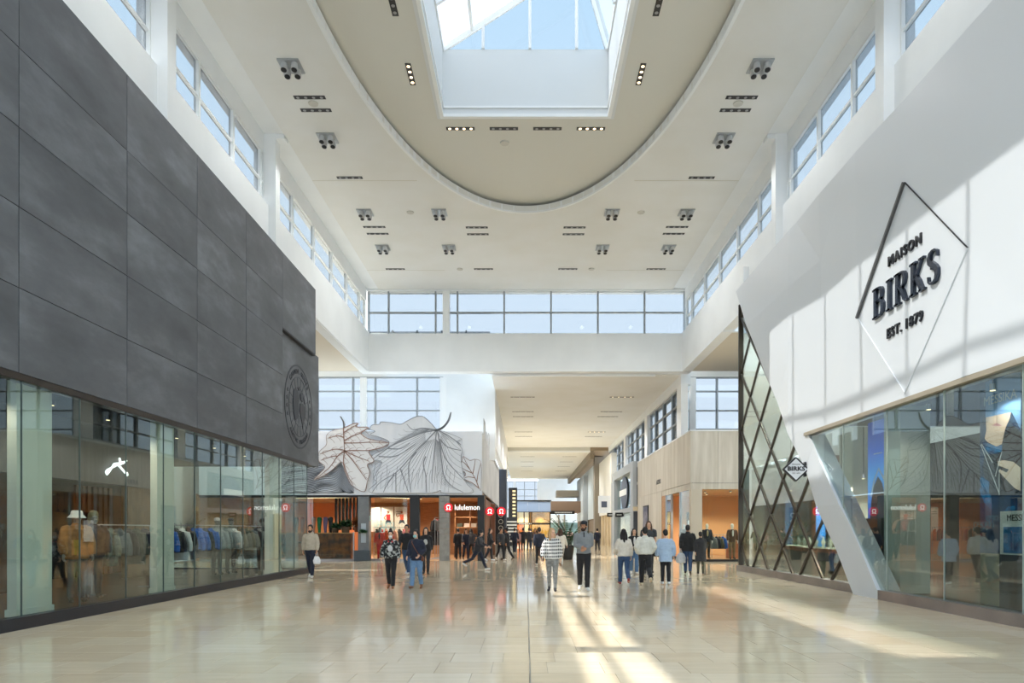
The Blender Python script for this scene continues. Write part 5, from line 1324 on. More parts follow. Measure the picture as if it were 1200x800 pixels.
for s in (-1, 1): spot('cross_hall_lamp', (s * 12, 34, 10.2), 450, (1, .97, .93), 130, None, .2, .5)

# ================================================================== FIGURES
JOBS = []
class Job:                                   # a rounded surface: rough closed volumes fused by a voxel remesh
    def __init__(s, obj, g, vox, smooth, fold, extra=None):
        s.obj, s.g, s.vox, s.smooth, s.fold, s.extra = obj, g, vox, smooth, fold, extra
def blob(name, g, m_, parent, vox=.014, smooth=3, fold=0.0, extra=None):
    me = bpy.data.meshes.new(name); o = link(name, me, parent)
    me.materials.append(m_)
    JOBS.append(Job(o, g, vox, smooth, fold, extra)); return o
def run_jobs():
    tmp = []
    for j in JOBS:
        a = bpy.data.objects.new('tmp_volume', j.g.mesh('tmp_volume', j.obj.data.materials[0])); COL.objects.link(a)
        md = a.modifiers.new('r', 'REMESH'); md.mode = 'VOXEL'; md.voxel_size = j.vox; md.use_smooth_shade = True
        if j.smooth:
            ms = a.modifiers.new('s', 'SMOOTH'); ms.factor = .5; ms.iterations = j.smooth
        tmp.append(a)
    dg = bpy.context.evaluated_depsgraph_get(); dg.update()
    for j, a in zip(JOBS, tmp):
        me = bpy.data.meshes.new_from_object(a.evaluated_get(dg), depsgraph=dg)
        if j.fold:
            nv = len(me.vertices); no = [v.normal.copy() for v in me.vertices]; sd_ = Vector((hash(j.obj.name) % 97, 3, 1))
            for v, n_ in zip(me.vertices, no):
                q_ = Vector((v.co.x * 9, v.co.y * 9, v.co.z * 14)) + sd_
                v.co += n_ * (noise.noise(q_) * j.fold + noise.noise(q_ * 2.3) * j.fold * .4)
        if j.extra:
            bm = bmesh.new(); bm.from_mesh(me); em_ = j.extra.mesh('tmp_extra', j.obj.data.materials[0], True); bm.from_mesh(em_); bm.to_mesh(me); bm.free(); bpy.data.meshes.remove(em_)
            me.polygons.foreach_set('use_smooth', [True] * len(me.polygons))
        me.name = j.obj.name; old = j.obj.data; mm = old.materials[0]; me.materials.clear(); me.materials.append(mm); j.obj.data = me
        # shared copies follow
        for c in j.__dict__.get('copies', ()): c.data = me
    for a in tmp:
        d = a.data; bpy.data.objects.remove(a); bpy.data.meshes.remove(d)
    JOBS.clear()

SKIN = [mat('skin_%d' % i, c, .55) for i, c in enumerate(((222, 178, 150), (198, 148, 116), (150, 104, 78), (232, 192, 168)))]
EYEM = mat('eye_dark', (36, 28, 24), .3); LIPM = mat('lip', (176, 96, 88), .5)

def ik(S, T, l1, l2, hint):
    d = T - S; L_ = min(d.length, (l1 + l2) * .999); d.normalize(); T = S + d * L_
    a = (l1 * l1 - l2 * l2 + L_ * L_) / (2 * L_); h = sqrt(max(l1 * l1 - a * a, 0))
    hv = (hint - d * hint.dot(d)).normalized()
    return S + d * a + hv * h, T
def hand(g, W, d, side, k, curl=.45):
    """palm, four unequal bent fingers and a thumb from the side of the palm"""
    d = d.normalized(); inn = Vector((-side, 0, 0)); n_ = (inn - d * inn.dot(d))
    n_ = n_.normalized() if n_.length > .1 else Vector((0, -1, 0))
    s_ = d.cross(n_) * side
    if s_.y > 0: s_ = -s_                                  # thumb side points forward
    fl = lambda p, rr, fl_: g.tube(p, rr, 8, flat=fl_)
    p0, p1, p2 = W - d * .01 * k, W + d * .045 * k, W + d * .09 * k
    for o in (-.024, -.008, .008, .024):
        g.tube([p0 + s_ * o * .7 * k, p1 + s_ * o * k, p2 + s_ * o * 1.1 * k], [.014 * k, .0155 * k, .012 * k], 7)
    for o, L_ in ((.029, .068), (.010, .078), (-.010, .072), (-.028, .056)):
        p = p2 + s_ * o * k; pts = [p]; a = 0
        for i, f in enumerate((.45, .32, .23)):
            a += curl * (.8 + .3 * i); p = p + (d * cos(a) + n_ * sin(a)) * L_ * f * k; pts.append(p)
        g.tube(pts, [.0098 * k, .0092 * k, .0085 * k, .006 * k], 7)
    q_ = W + d * .02 * k + s_ * .022 * k
    g.tube([q_, q_ + (d * .5 + s_ * .8 + n_ * .25).normalized() * .035 * k, q_ + (d * .8 + s_ * .75 + n_ * .4).normalized() * .062 * k], [.013 * k, .0108 * k, .007 * k], 7)

def person(name, label, cat, x, y, yaw, H, sex='m', legs=(22, 4, -20, 26), arms=None, lean=2, head=(0, 0), skin=0, top=None, bottom=None, shoes=(30, 30, 32), boot=0.09,
           hair=((30, 22, 18), 'short'), extras=(), z=0.0, faceless=False, vox=.014, group=None, far=False):
    k = H / 1.75
    root = thing(name, label, cat, (x, y, z), yaw, group)
    f = sex == 'f'
    sw, hw = (.165, .092) if f else (.19, .09)
    ln = radians(lean)
    def U(p):
        p = Vector(p); q_ = p - Vector((0, 0, .95)); return Vector((q_.x, q_.y * cos(ln) - q_.z * sin(ln), q_.y * sin(ln) + q_.z * cos(ln) + .95))
    # legs: forward is -Y
    hipz, th, sh = .91, .43, .41
    J_ = []
    lowest = 9
    for s, (a, b_) in ((1, legs[:2]), (-1, legs[2:])):
        a, b_ = radians(a), radians(b_)
        hp = Vector((s * hw, 0, hipz)); kn = hp + Vector((s * .0, -sin(a), -cos(a))) * th; an = kn + Vector((-s * .012, -sin(a - b_), -cos(a - b_))) * sh
        pitch = a - b_                                        # shank direction
        fp = max(min(pitch, radians(12)), radians(-38)) * .75 # foot: toes up in front, heel up behind
        tdir = Vector((s * .12, -cos(fp), sin(fp))).normalized(); dn = Vector((0, -sin(fp), -cos(fp)))
        heel = an + dn * .07 - tdir * .055; toe = an + dn * .075 + tdir * .165
        lowest = min(lowest, heel.z - .018, toe.z - .018); J_.append((s, hp, kn, an, heel, toe, dn, tdir))
    dz = Vector((0, 0, -lowest))
    J_ = [(s, hp + dz, kn + dz, an + dz, he + dz, to + dz, dn, td) for s, hp, kn, an, he, to, dn, td in J_]
    T_ = lambda p: (U(p) + dz) * k
    S_ = lambda p: p * k
    # head frame
    hy, hp_ = radians(head[0]), radians(head[1])
    HM = Matrix.Rotation(hy, 3, 'Z') @ Matrix.Rotation(hp_, 3, 'X')
    HC = Vector((0, -.012, 1.635))
    def HT(p): return T_(HC + HM @ Vector(p) * (1.02 if f else 1.04))
    # arms
    arms = arms or (('sw', -18, 8, 18), ('sw', 20, 8, 25))
    A_ = []
    for s, ar in ((1, arms[0]), (-1, arms[1])):
        sh_ = Vector((s * sw, .005, 1.425))
        if ar[0] == 'sw':
            a, b_, e = (radians(v) for v in ar[1:4])
            d1 = Vector((s * sin(b_), -sin(a) * cos(b_), -cos(a) * cos(b_))); el = sh_ + d1 * .285
            d2 = Vector((s * sin(b_) * .3, -sin(a + e), -cos(a + e))).normalized(); wr = el + d2 * .25
        else:
            el, wr = ik(sh_, Vector(ar[1]), .285, .25, Vector(ar[2] if len(ar) > 2 else (s * .6, .8, -.3)))
        A_.append((s, sh_, el, wr, (wr - el).normalized(), ar[4] if ar[0] == 'sw' and len(ar) > 4 else .4))
    # ---------------- body
    g = G(); ex = G()
    wst = .125 if f else .142; hpw = .17 if f else .158; ch = .145 if f else .165
    g.loft([(0, .01, .80, .10, .09), (0, .01, .88, hpw, .115), (0, .005, .96, hpw * .97, .115), (0, 0, 1.08, wst, .098), (0, 0, 1.2, ch * .95, .108), (0, 0, 1.31, ch, .11), (0, .005, 1.40, sw * .9, .085), (0, .01, 1.455, .085, .065), (0, .008, 1.50, .056, .058), (0, 0, 1.56, .052, .055)], 16, tf=T_)
    for s, hp, kn, an, he, to, dn, td in J_:
        g.tube([S_(hp + Vector((0, 0, .04))), S_(hp * .6 + kn * .4), S_(kn), S_(kn * .7 + an * .3 + Vector((0, .012, 0))), S_(an)], [.088 * k, .078 * k, .055 * k, .056 * k, .038 * k], 12)
        g.tube([S_(he + Vector((0, 0, .01))), S_(an + dn * .03), S_(he * .4 + to * .6), S_(to - td * .02)], [.03 * k, .04 * k, .036 * k, .022 * k], 8)
    for s, sh_, el, wr, d2, cu in A_:
        g.tube([T_(sh_ + Vector((-s * .03, 0, .005))), T_(sh_ * .7 + el * .3), T_(el), T_(el * .65 + wr * .35), T_(wr)], [.056 * k, .048 * k, .038 * k, .038 * k, .025 * k], 10)
        hand(ex, T_(wr), T_(wr + d2) - T_(wr), s, k, cu)
    hd = G()
    hd.ell((0, .012, .03), .074, .094, .092, 16, 12, tf=HT); hd.ell((0, -.022, -.055), .056, .066, .066, 14, 10, tf=HT); hd.ell((0, -.068, -.10), .026, .022, .022, 10, 8, tf=HT)
    hd.ell((0, -.095, -.018), .0125, .020, .026, 10, 8, tf=HT); hd.ell((0, -.082, .022), .05, .014, .014, 10, 6, tf=HT)
    for s in (-1, 1):
        hd.ell((s * .074, .012, -.012), .010, .019, .03, 8, 6, tf=HT); hd.ell((s * .04, -.066, -.035), .022, .02, .02, 8, 6, tf=HT)
    hd.tube([HT((0, .012, -.05)), HT((0, .02, -.12)), T_((0, .012, 1.46))], [.054 * k, .051 * k, .06 * k], 12)
    sk = skin if not isinstance(skin, int) else SKIN[skin]
    if far:
        for i, (v, f_) in enumerate(((hd.v, hd.f),)): g.add(v, f_)
        blob('body', g, sk, root, .017, 2, 0, ex)
    else:
        body = blob('body', g, sk, root, .016, 3, 0, None)
        # the finely remeshed head joins the same body mesh after the remesh pass
        hb = blob('head_tmp', hd, sk, root, .0075, 2, 0, ex); HEADS.append((body, hb))
    if not faceless and not far:
        for s in (-1, 1): G().ell((s * .030, -.083, .003), .012, .008, .008, 8, 6, tf=HT).build('eye', EYEM, root, smooth=True, local=True)
        G().ell((0, -.091, -.062), .023, .008, .008, 10, 6, tf=HT).build('mouth', LIPM, root, smooth=True, local=True)
    # ---------------- hair
    if hair:
        hm = mat('hair_%d_%d_%d' % hair[0], hair[0], .6, bump=(60, .4, .004)); st = hair[1]
        h = G()
        h.ell((0, .022, .062), .080, .092, .080, 14, 10, tf=HT); h.ell((0, .055, .01), .077, .062, .088, 14, 10, tf=HT)
        for s in (-1, 1): h.ell((s * .062, .005, .045), .022, .06, .055, 10, 8, tf=HT)
        if st in ('long', 'verylong'):
            dn_ = -.34 if st == 'verylong' else -.24
            for s in (-1, 0, 1): h.tube([HT((s * .06, .06 - .03 * abs(s), .03)), HT((s * .075, .065 - .03 * abs(s), -.08)), T_(HC + Vector((s * .075, .115 - .05 * abs(s), -.17))), T_(HC + Vector((s * .06, .135 - .05 * abs(s), dn_)))], [.04 * k, .046 * k, .048 * k, .026 * k], 10)
        if st == 'shoulder':
            for s in (-1, 1): h.tube([HT((s * .07, .01, .04)), HT((s * .085, 0, -.06)), HT((s * .09, -.015, -.16)), T_(HC + Vector((s * .085, -.05, -.26)))], [.03 * k, .036 * k, .034 * k, .018 * k], 9)
            h.tube([HT((0, .08, .02)), HT((0, .095, -.1)), T_(HC + Vector((0, .11, -.22)))], [.06 * k, .06 * k, .04 * k], 9)
        if st == 'bun': h.ell((0, .03, .16), .045, .045, .04, 10, 8, tf=HT)
        if st == 'beard' : pass
        blob('hair', h, hm, root, .011 if not far else .016, 2, .004)
        if st == 'beard':
            bd = G(); bd.ell((0, -.045, -.085), .058, .058, .048, 12, 8, tf=HT)
            for s in (-1, 1): bd.ell((s * .052, -.01, -.045), .018, .04, .05, 8, 6, tf=HT)
            bd.ell((0, -.09, -.043), .03, .012, .008, 8, 6, tf=HT)
            blob('beard', bd, hm, root, .010, 2, .002)
    # ---------------- clothes
    tp = dict(m=None, name='sweater', hem=.90, t=.022, sleeve='long', hood=False, collar=False, fold=.009, wide=1.0); tp.update(top or {})
    if tp['m']:
        t = tp['t']; g = G(); hz = tp['hem']; rings = []
        src = [(.60, hpw * 1.05, .15), (.80, hpw, .125), (.88, hpw, .12), (.96, hpw * .98, .118), (1.08, max(wst, hpw * .86 if t > .02 else wst), .108), (1.2, ch, .114), (1.31, ch * 1.03, .115), (1.385, sw * .86, .090), (1.435, sw * .54, .074), (1.475, .070, .066)]
        def at(z_):
            for a, b_ in zip(src[:-1], src[1:]):
                if a[0] <= z_ <= b_[0]:
                    u = (z_ - a[0]) / (b_[0] - a[0]); return (a[1] + (b_[1] - a[1]) * u, a[2] + (b_[2] - a[2]) * u)
            return src[0][1:]
        zs = [hz, hz + .02] + [q_[0] for q_ in src if q_[0] > hz + .03]
        for z_ in zs:
            rx, ry = at(z_); tt = t * (.75 if z_ > 1.42 else 1) + (.012 if tp['name'] in ('sweater', 'bomber_jacket', 'hoodie') and abs(z_ - hz - .10) < .09 else 0); wd = tp['wide'] if z_ < 1.35 else 1
            rings.append((0, .004, z_, (rx + tt) * wd, ry + tt))
        g.loft(rings, 18, tf=T_)
        for s, sh_, el, wr, d2, cu in A_:
            tt = t * .8
            if tp['sleeve'] == 'long': g.tube([T_(sh_ + Vector((-s * .06, 0, -.01))), T_(sh_ + Vector((-s * .004, 0, -.022))), T_(sh_ * .6 + el * .4), T_(el), T_(el * .5 + wr * .5), T_(wr - d2 * .025), T_(wr)], [(.052 + tt * .5) * k, (.056 + tt * .55) * k, (.050 + tt * .9) * k, (.046 + tt) * k, (.044 + tt) * k, (.034 + tt * .7) * k, (.030 + tt * .4) * k], 12)
            else: g.tube([T_(sh_ + Vector((-s * .05, 0, 0))), T_(sh_), T_(sh_ * .3 + el * .7)], [(.062 + tt) * k, (.062 + tt) * k, (.056 + tt) * k], 12)
        if tp['hood']: g.ell((0, .075, 1.47), .11, .07, .06, 12, 8, tf=T_); g.ell((0, 0, 1.47), .085, .08, .035, 12, 6, tf=T_)
        if tp['collar']: g.loft([(0, .008, 1.45, .088, .083), (0, .012, 1.52, .074, .074)], 14, tf=T_)
        blob(tp['name'], g, tp['m'], root, vox if not far else .019, 3, tp['fold'])
    bt = dict(m=None, name='trousers', flare=0.0, t=.014, end=1.0, fold=.007); bt.update(bottom or {})
    if bt['m']:
        g = G(); t = bt['t']
        g.loft([(0, .012, .78, .11, .10), (0, .012, .86, hpw + t, .118 + t), (0, .006, .96, hpw * .97 + t, .115 + t), (0, .002, 1.03, hpw * .88 + t * .6, .104 + t * .6)], 18, tf=lambda p: T_(p))
        for s, hp, kn, an, he, to, dn, td in J_:
            e_ = kn + (an - kn) * (bt['end']) + Vector((0, 0, -.012))
            g.tube([S_(hp + Vector((0, .004, .03))), S_(hp * .62 + kn * .38), S_(kn), S_(kn * .55 + e_ * .45 + Vector((0, .008, 0))), S_(e_ + Vector((0, 0, .03))), S_(e_)], [(.092 + t) * k, (.082 + t) * k, (.060 + t + bt['flare'] * .2) * k, (.056 + t + bt['flare'] * .6) * k, (.045 + t + bt['flare']) * k, (.044 + t + bt['flare']) * k], 14)
        blob(bt['name'], g, bt['m'], root, .014 if not far else .019, 3, bt['fold'])
    if shoes:
        sm = mat('shoe_%d_%d_%d' % shoes[:3], shoes[:3], .5)
        for s, hp, kn, an, he, to, dn, td in J_:
            g = G(); up_ = -dn
            c_ = lambda u, h_: S_(he * (1 - u) + to * u + up_ * h_)
            g.tube([c_(-.03, .022), c_(.12, .024), c_(.4, .022), c_(.72, .018), c_(1.0, .013), c_(1.08, .008)], [.030 * k, .041 * k, .040 * k, .045 * k, .036 * k, .016 * k], 10)
            g.tube([S_(an + dn * .035), S_(an + dn * .0), S_(an + (kn - an).normalized() * (boot - .07))], [.045 * k, .047 * k, (.049 if boot < .12 else .056) * k], 10)
            so = blob('boot' if boot > .12 else 'shoe', g, sm, root, .011 if not far else .016, 2, 0)
    # ---------------- extras
    for e in extras:
        kind = e[0]
        if kind == 'cap':
            m_ = mat('cap_%d_%d_%d' % e[1], e[1], .7); g = G(); g.ell((0, .015, .075), .086, .10, .068, 14, 10, tf=HT); c = blob('cap', g, m_, root, .011, 2, 0)
            G().prism([(.07 * cos(a), -.085 - .075 * sin(a)) for a in [pi * i / 8 for i in range(9)]], lambda u, v, d: HT((u, v, .062 + d - (u * u) * 3)), -.005, .005).build('cap_brim', m_, root, local=True)
        elif kind == 'beanie' or kind == 'hood_up':
            m_ = mat('hat_%d_%d_%d' % e[1], e[1], .8); g = G(); g.ell((0, .02, .06), .092, .106, .10, 14, 10, tf=HT)
            if kind == 'hood_up': g.ell((0, .05, -.03), .10, .085, .13, 14, 10, tf=HT)
            blob('hat', g, m_, root, .011, 2, .002)
        elif kind == 'bucket_hat':
            m_ = mat('hat_%d_%d_%d' % e[1], e[1], .8); g = G(); vs = []
            prof = [(.155, -.01), (.10, .05), (.095, .10), (.075, .125), (.0, .13)]; n_ = 18
            g.loft([(0, .01, z_, r_, r_ * 1.12) for r_, z_ in prof[:-1]] + [(0, .01, .128, .03, .03)], n_, tf=HT); g.build('bucket_hat', m_, root, smooth=40, local=True)
        elif kind == 'mask':
            m_ = mat('mask_%d_%d_%d' % e[1], e[1], .7); g = G(); g.ell((0, -.07, -.055), .062, .05, .052, 12, 8, tf=HT); blob('face_mask', g, m_, root, .009, 2, 0)
        elif kind == 'headphones':
            m_ = mat('headphones_red', (206, 40, 54), .4); g = G(); g.tube([T_((.075 * cos(a) * 1.05, .01 - .080 * sin(a), 1.445)) for a in [pi * i / 10 - .3 for i in range(13)]], .014 * k, 8)
            for s in (-1, 1): g.ell((s * .055, -.095, 1.425), .026, .02, .03, 10, 8, tf=T_)
            g.build('headphones', m_, root, smooth=50, local=True)
        elif kind == 'strap':
            m_ = mat('strap_%d_%d_%d' % e[1], e[1], .6); ry = .135 + tp['t']
            pts = [T_((-.12, -.02, 1.45)), T_((-.09, -.115 - tp['t'], 1.38)), T_((0, -ry, 1.22)), T_((.10, -ry + .01, 1.06)), T_((.18 + tp['t'], -.05, .95))]
            g = G(); g.tube(pts, .012 * k, 6); g.ell((.20, -.02, .88), .05, .10, .075, 10, 8, tf=T_); g.build('crossbody_bag', m_, root, smooth=50, local=True)
        elif kind == 'print':
            m_ = mat('print_%d_%d_%d' % e[1], e[1], .7); y_ = -(.118 + tp['t'] + .004)
            g = G(); g.ell((0, y_ + .012, 1.22), .085, .02, .11, 14, 8, tf=T_); blob('shirt_print', g, m_, root, .010, 1, .012)
        elif kind == 'tee':
            m_ = mat('tee_%d_%d_%d' % e[1], e[1], .7); y_ = -(.10 + tp['t']); g = G(); g.ell((0, y_ + .0, 1.28), .05, .035, .17, 12, 8, tf=T_); blob('tee_front', g, m_, root, .011, 2, .003)
        elif kind == 'zip':
            m_ = mat('zip_dark', (44, 44, 48), .5); y_ = -(.112 + tp['t']); g = G(); g.bar(T_((0, y_ * .66, 1.475)), T_((0, y_ - .012, 1.36)), .03 * k, .014 * k, up=(0, 1, 0)); g.build('collar_zip', m_, root, local=True)
        elif kind == 'apron': pass
    P_HAND = {s: root.matrix_basis @ T_(wr) for s, sh_, el, wr, d2, cu in A_}
    M_ = Matrix.Translation((x, y, z)) @ Matrix.Rotation(yaw, 4, 'Z')
    return root, {s: M_ @ (T_(wr + d2 * .085)) for s, sh_, el, wr, d2, cu in A_}
HEADS = []
def join_heads():
    for body, hb in HEADS:
        bm = bmesh.new(); bm.from_mesh(body.data); bm.from_mesh(hb.data); bm.to_mesh(body.data); bm.free()
        d = hb.data; bpy.data.objects.remove(hb); bpy.data.meshes.remove(d)
        body.data.polygons.foreach_set('use_smooth', [True] * len(body.data.polygons))
    HEADS.clear()

# ---- fabrics
def fab(n, c, c2=None, sc=14): return mat('fabric_' + n, c, .85, nz=(sc, .35, .7), col2=c2 or tuple(int(v * .94) for v in c), sheen=.15)
def plaid_nodes(n, l, b):
    b.inputs['Roughness'].default_value = .85
    t = n.new('ShaderNodeTexCoord'); w_ = n.new('ShaderNodeTexWave'); w_.bands_direction = 'Z'; w_.inputs['Scale'].default_value = 3.6; w_.inputs['Distortion'].default_value = 2.0; l.new(t.outputs['Object'], w_.inputs[0])
    w2 = n.new('ShaderNodeTexWave'); w2.bands_direction = 'X'; w2.inputs['Scale'].default_value = 6.5; l.new(t.outputs['Object'], w2.inputs[0])
    m0 = n.new('ShaderNodeMath'); m0.operation = 'MULTIPLY'; m0.inputs[1].default_value = 1.7; l.new(w2.outputs['Fac'], m0.inputs[0])
    m_ = n.new('ShaderNodeMath'); m_.operation = 'MINIMUM'; l.new(m0.outputs[0], m_.inputs[0]); l.new(w_.outputs['Fac'], m_.inputs[1])
    r = n.new('ShaderNodeValToRGB'); l.new(m_.outputs[0], r.inputs[0]); r.color_ramp.elements[0].position = .42; r.color_ramp.elements[0].color = lin((226, 224, 220)); r.color_ramp.elements[1].position = .52; r.color_ramp.elements[1].color = lin((34, 34, 38)); l.new(r.outputs[0], b.inputs['Base Color'])
PLAID = node_mat('fabric_plaid', plaid_nodes)
FLORAL = mat('fabric_floral', (30, 32, 34), .8, nz=(16, .52, .56), col2=(170, 172, 166))
DENIM = fab('denim', (58, 84, 120), (44, 66, 98), 30); DENIML = fab('light_denim', (112, 144, 178), (92, 124, 160), 30); DENIMM = fab('mid_denim', (92, 124, 160), (72, 102, 138), 30)
BLK = fab('black', (30, 30, 33)); NVY = fab('navy', (30, 36, 54)); CRE = fab('cream', (226, 218, 204)); BEI = fab('beige', (186, 174, 156)); GRY = fab('grey_knit', (136, 140, 142), None, 60); LBL = fab('shirt_blue', (176, 198, 222), (166, 189, 215), 20); OFFW = fab('off_white', (222, 220, 208)); DGR = fab('dark_grey', (64, 66, 70)); CHAR = fab('charcoal', (46, 46, 50)); TAN_ = fab('tan', (150, 112, 76)); OLV = fab('olive', (84, 84, 66)); GJ = fab('pale_grey_jean', (150, 150, 146), (112, 112, 110), 18); BRN = fab('brown', (92, 62, 46))
def W(px, fy):                                               # floor point under a pixel
    x, y, z = onZ(0.0, px, fy); return x, y
def bagthing(name, lab, p, m_, w_=.2, d_=.1, h_=.28, handle=.14, cat='bag'):
    t = thing(name, lab, cat, (p.x, p.y, p.z - handle - h_))
    g = G(); g.loft([(0, 0, 0, w_ * .42, d_ * .6), (0, 0, .03, w_ * .5, d_ * .8), (0, 0, h_ * .6, w_ * .5, d_ * .8), (0, 0, h_, w_ * .28, d_ * .4)], 12)
    blob('bag_body', g, m_, t, .012, 2, .012)
    g = G(); g.tube([(-w_ * .16, 0, h_ * .95), (-.02, 0, h_ + handle), (.02, 0, h_ + handle), (w_ * .16, 0, h_ * .95)], .008, 6); g.build('bag_handle', m_, t, local=True)
    return t

# ---- people in the hall
x, y = W(364, 677); r_, hnd = person('person', 'man in a beige hoodie and navy trousers walking towards us by the left shop corner', 'person', x, y, 0, 1.74, legs=(10, 4, -12, 14), arms=(('sw', 6, 10, 18, .7), ('sw', -8, 11, 10)), skin=1, top=dict(m=BEI, name='hoodie', hem=.92, t=.034, hood=True), bottom=dict(m=NVY, t=.014), shoes=(228, 226, 220), hair=((34, 26, 22), 'beard'))
bagthing('carrier_bag', 'small white plastic carrier bag in the hand of the man in the beige hoodie', hnd[1], mat('bag_white', (236, 236, 236), .5), .24, .13, .26, .12)
x, y = W(458, 690); person('person', 'woman in a black floral bomber jacket, white mask and red headphones', 'person', x, y, radians(3), 1.56, 'f', legs=(14, 5, -10, 16), arms=(('sw', -10, 12, 25), ('sw', 10, 14, 22)), skin=0, top=dict(m=FLORAL, name='bomber_jacket', hem=.92, t=.036, collar=True), bottom=dict(m=BLK), shoes=(140, 92, 56), boot=.2, hair=((28, 24, 24), 'bun'), extras=(('mask', (226, 224, 222)), ('headphones',), ('print', (206, 206, 204))), head=(0, 6))
x, y = W(488, 690); r_, h_ = person('person', 'woman in a navy jacket, pale blue mask and faded jeans walking beside the floral jacket', 'person', x, y, radians(-8), 1.57, 'f', legs=(-6, 18, 14, 4), arms=(('to', (.13, -.10, 1.0)), ('sw', 4, 10, 40)), skin=0, top=dict(m=NVY, name='jacket', hem=.84, t=.038, hood=True), bottom=dict(m=DENIML, t=.02), shoes=(128, 84, 54), boot=.18, hair=((26, 20, 20), 'long'), extras=(('mask', (150, 206, 212)), ('strap', (110, 66, 46))), head=(-15, 4))
x, y = W(477, 673); person('person', 'young man in a black sweater and blue jeans, second row behind the navy jacket', 'person', x, y, radians(-6), 1.77, legs=(12, 4, -14, 20), skin=1, top=dict(m=BLK, hem=.88, t=.028), bottom=dict(m=DENIM), shoes=(220, 220, 222), hair=((28, 24, 22), 'short'))
x, y = W(499, 673); person('person', 'woman in a black hooded top with a pale chest print, right of the young man', 'person', x, y, radians(4), 1.66, 'f', legs=(10, 4, -10, 16), skin=0, top=dict(m=BLK, name='hoodie', hem=.86, t=.034, hood=True), bottom=dict(m=CHAR, t=.01), shoes=(30, 30, 32), boot=.18, hair=((34, 26, 24), 'shoulder'), extras=(('print', (196, 196, 192)),))
x, y = W(560, 668); person('person', 'man in a dark hooded coat striding right past the shop doorway', 'person', x, y, radians(78), 1.64, legs=(26, 6, -30, 34), arms=(('sw', 26, 6, 50), ('sw', 20, 6, 60)), lean=10, skin=0, top=dict(m=CHAR, name='jacket', hem=.86, t=.04, hood=True), bottom=dict(m=NVY), shoes=(218, 218, 218), hair=None, extras=(('hood_up', (40, 40, 44)),))
x, y = 0.62, 31.0; r_, hnd = person('person', 'person in a dark jacket with white trainers, half hidden behind the plaid top', 'person', x, y, pi + radians(8), 1.72, legs=(18, 4, -18, 30), skin=1, top=dict(m=NVY, name='jacket', hem=.86, t=.036), bottom=dict(m=BLK), shoes=(226, 222, 218), hair=((50, 36, 28), 'short'))
bagthing('shopping_bag', 'bright blue shopping bag carried by the person in the dark jacket', hnd[-1] + Vector((0, 0, .55)), mat('bag_blue', (40, 128, 214), .5), .26, .12, .26, .1)
x, y = W(647, 693); person('person', 'woman with blond hair in a black and white plaid top and grey jeans', 'person', x, y, radians(-4), 1.61, 'f', legs=(8, 4, -8, 10), arms=(('sw', -14, 12, 14), ('sw', 16, 16, 18)), skin=0, top=dict(m=PLAID, name='plaid_top', hem=.90, t=.042, wide=1.05), bottom=dict(m=GJ, t=.008), shoes=(40, 40, 44), hair=((196, 160, 116), 'shoulder'), head=(42, 0))
x, y = W(684, 692); person('person', 'man in a grey quarter-zip pullover, black cap and dark trousers', 'person', x, y, radians(-2), 1.80, legs=(12, 6, -10, 14), arms=(('to', (.03, -.17, 1.06)), ('to', (-.06, -.19, 1.09))), skin=1, top=dict(m=GRY, name='pullover', hem=.93, t=.032, collar=True), bottom=dict(m=BLK, t=.016), shoes=(226, 226, 222), hair=((40, 28, 22), 'beard'), extras=(('cap', (34, 36, 42)), ('zip',)), head=(-22, 0))
x, y = W(731, 685); person('person', 'woman with long dark hair in a cream sweater and blue jeans, seen from behind', 'person', x, y, pi, 1.62, 'f', legs=(16, 4, -12, 40), arms=(('sw', 14, 12, 30), ('sw', -6, 12, 22)), skin=0, top=dict(m=CRE, hem=.90, t=.036, wide=1.0), bottom=dict(m=DENIM, t=.012, flare=.012), shoes=(150, 52, 50), hair=((26, 20, 20), 'verylong'))
x, y = W(743, 672.5); person('person', 'woman in a black jacket, pale tee and light jeans facing us between two walkers', 'person', x, y, 0, 1.62, 'f', legs=(10, 4, -8, 12), skin=0, top=dict(m=BLK, name='jacket', hem=.90, t=.032), bottom=dict(m=DENIMM, t=.02, flare=.01), shoes=(232, 232, 232), hair=((30, 22, 20), 'long'), extras=(('tee', (226, 226, 224)),))
x, y = W(756, 686); person('person', 'person in an off-white bomber jacket and black trousers, seen from behind', 'person', x, y, pi, 1.66, legs=(12, 4, -16, 40), arms=(('to', (.20, -.10, .98)), ('to', (-.20, -.10, .98))), skin=0, top=dict(m=OFFW, name='bomber_jacket', hem=.94, t=.05, collar=True, wide=1.02), bottom=dict(m=BLK, t=.022), shoes=(214, 200, 170), hair=((24, 22, 22), 'short'))
x, y = W(760, 671.5); r_, hnd = person('person', 'tall person with shoulder-length hair in a dark tee facing us behind the bomber jacket', 'person', x, y, 0, 1.88, legs=(8, 3, -8, 10), arms=(('sw', 4, 8, 20), ('sw', -4, 8, 14)), skin=0, top=dict(m=DGR, name='tee', hem=.90, t=.03, sleeve='short'), bottom=dict(m=CHAR, t=.014), shoes=(50, 44, 44), hair=((90, 66, 50), 'shoulder'))
bagthing('tote_bag', 'black tote bag at the side of the tall person in the dark tee', hnd[1] + Vector((0, 0, .18)), BLK, .3, .14, .34, .14)
x, y = W(780, 685); person('person', 'person with short black hair in a loose light blue shirt, seen from behind', 'person', x, y, pi, 1.57, legs=(6, 2, -4, 6), arms=(('sw', 4, 14, 12), ('sw', 0, 14, 10)), skin=0, top=dict(m=LBL, name='shirt', hem=.72, t=.05, wide=1.06, fold=.012), bottom=dict(m=BLK, t=.012), shoes=(224, 228, 232), hair=((22, 22, 24), 'short'))
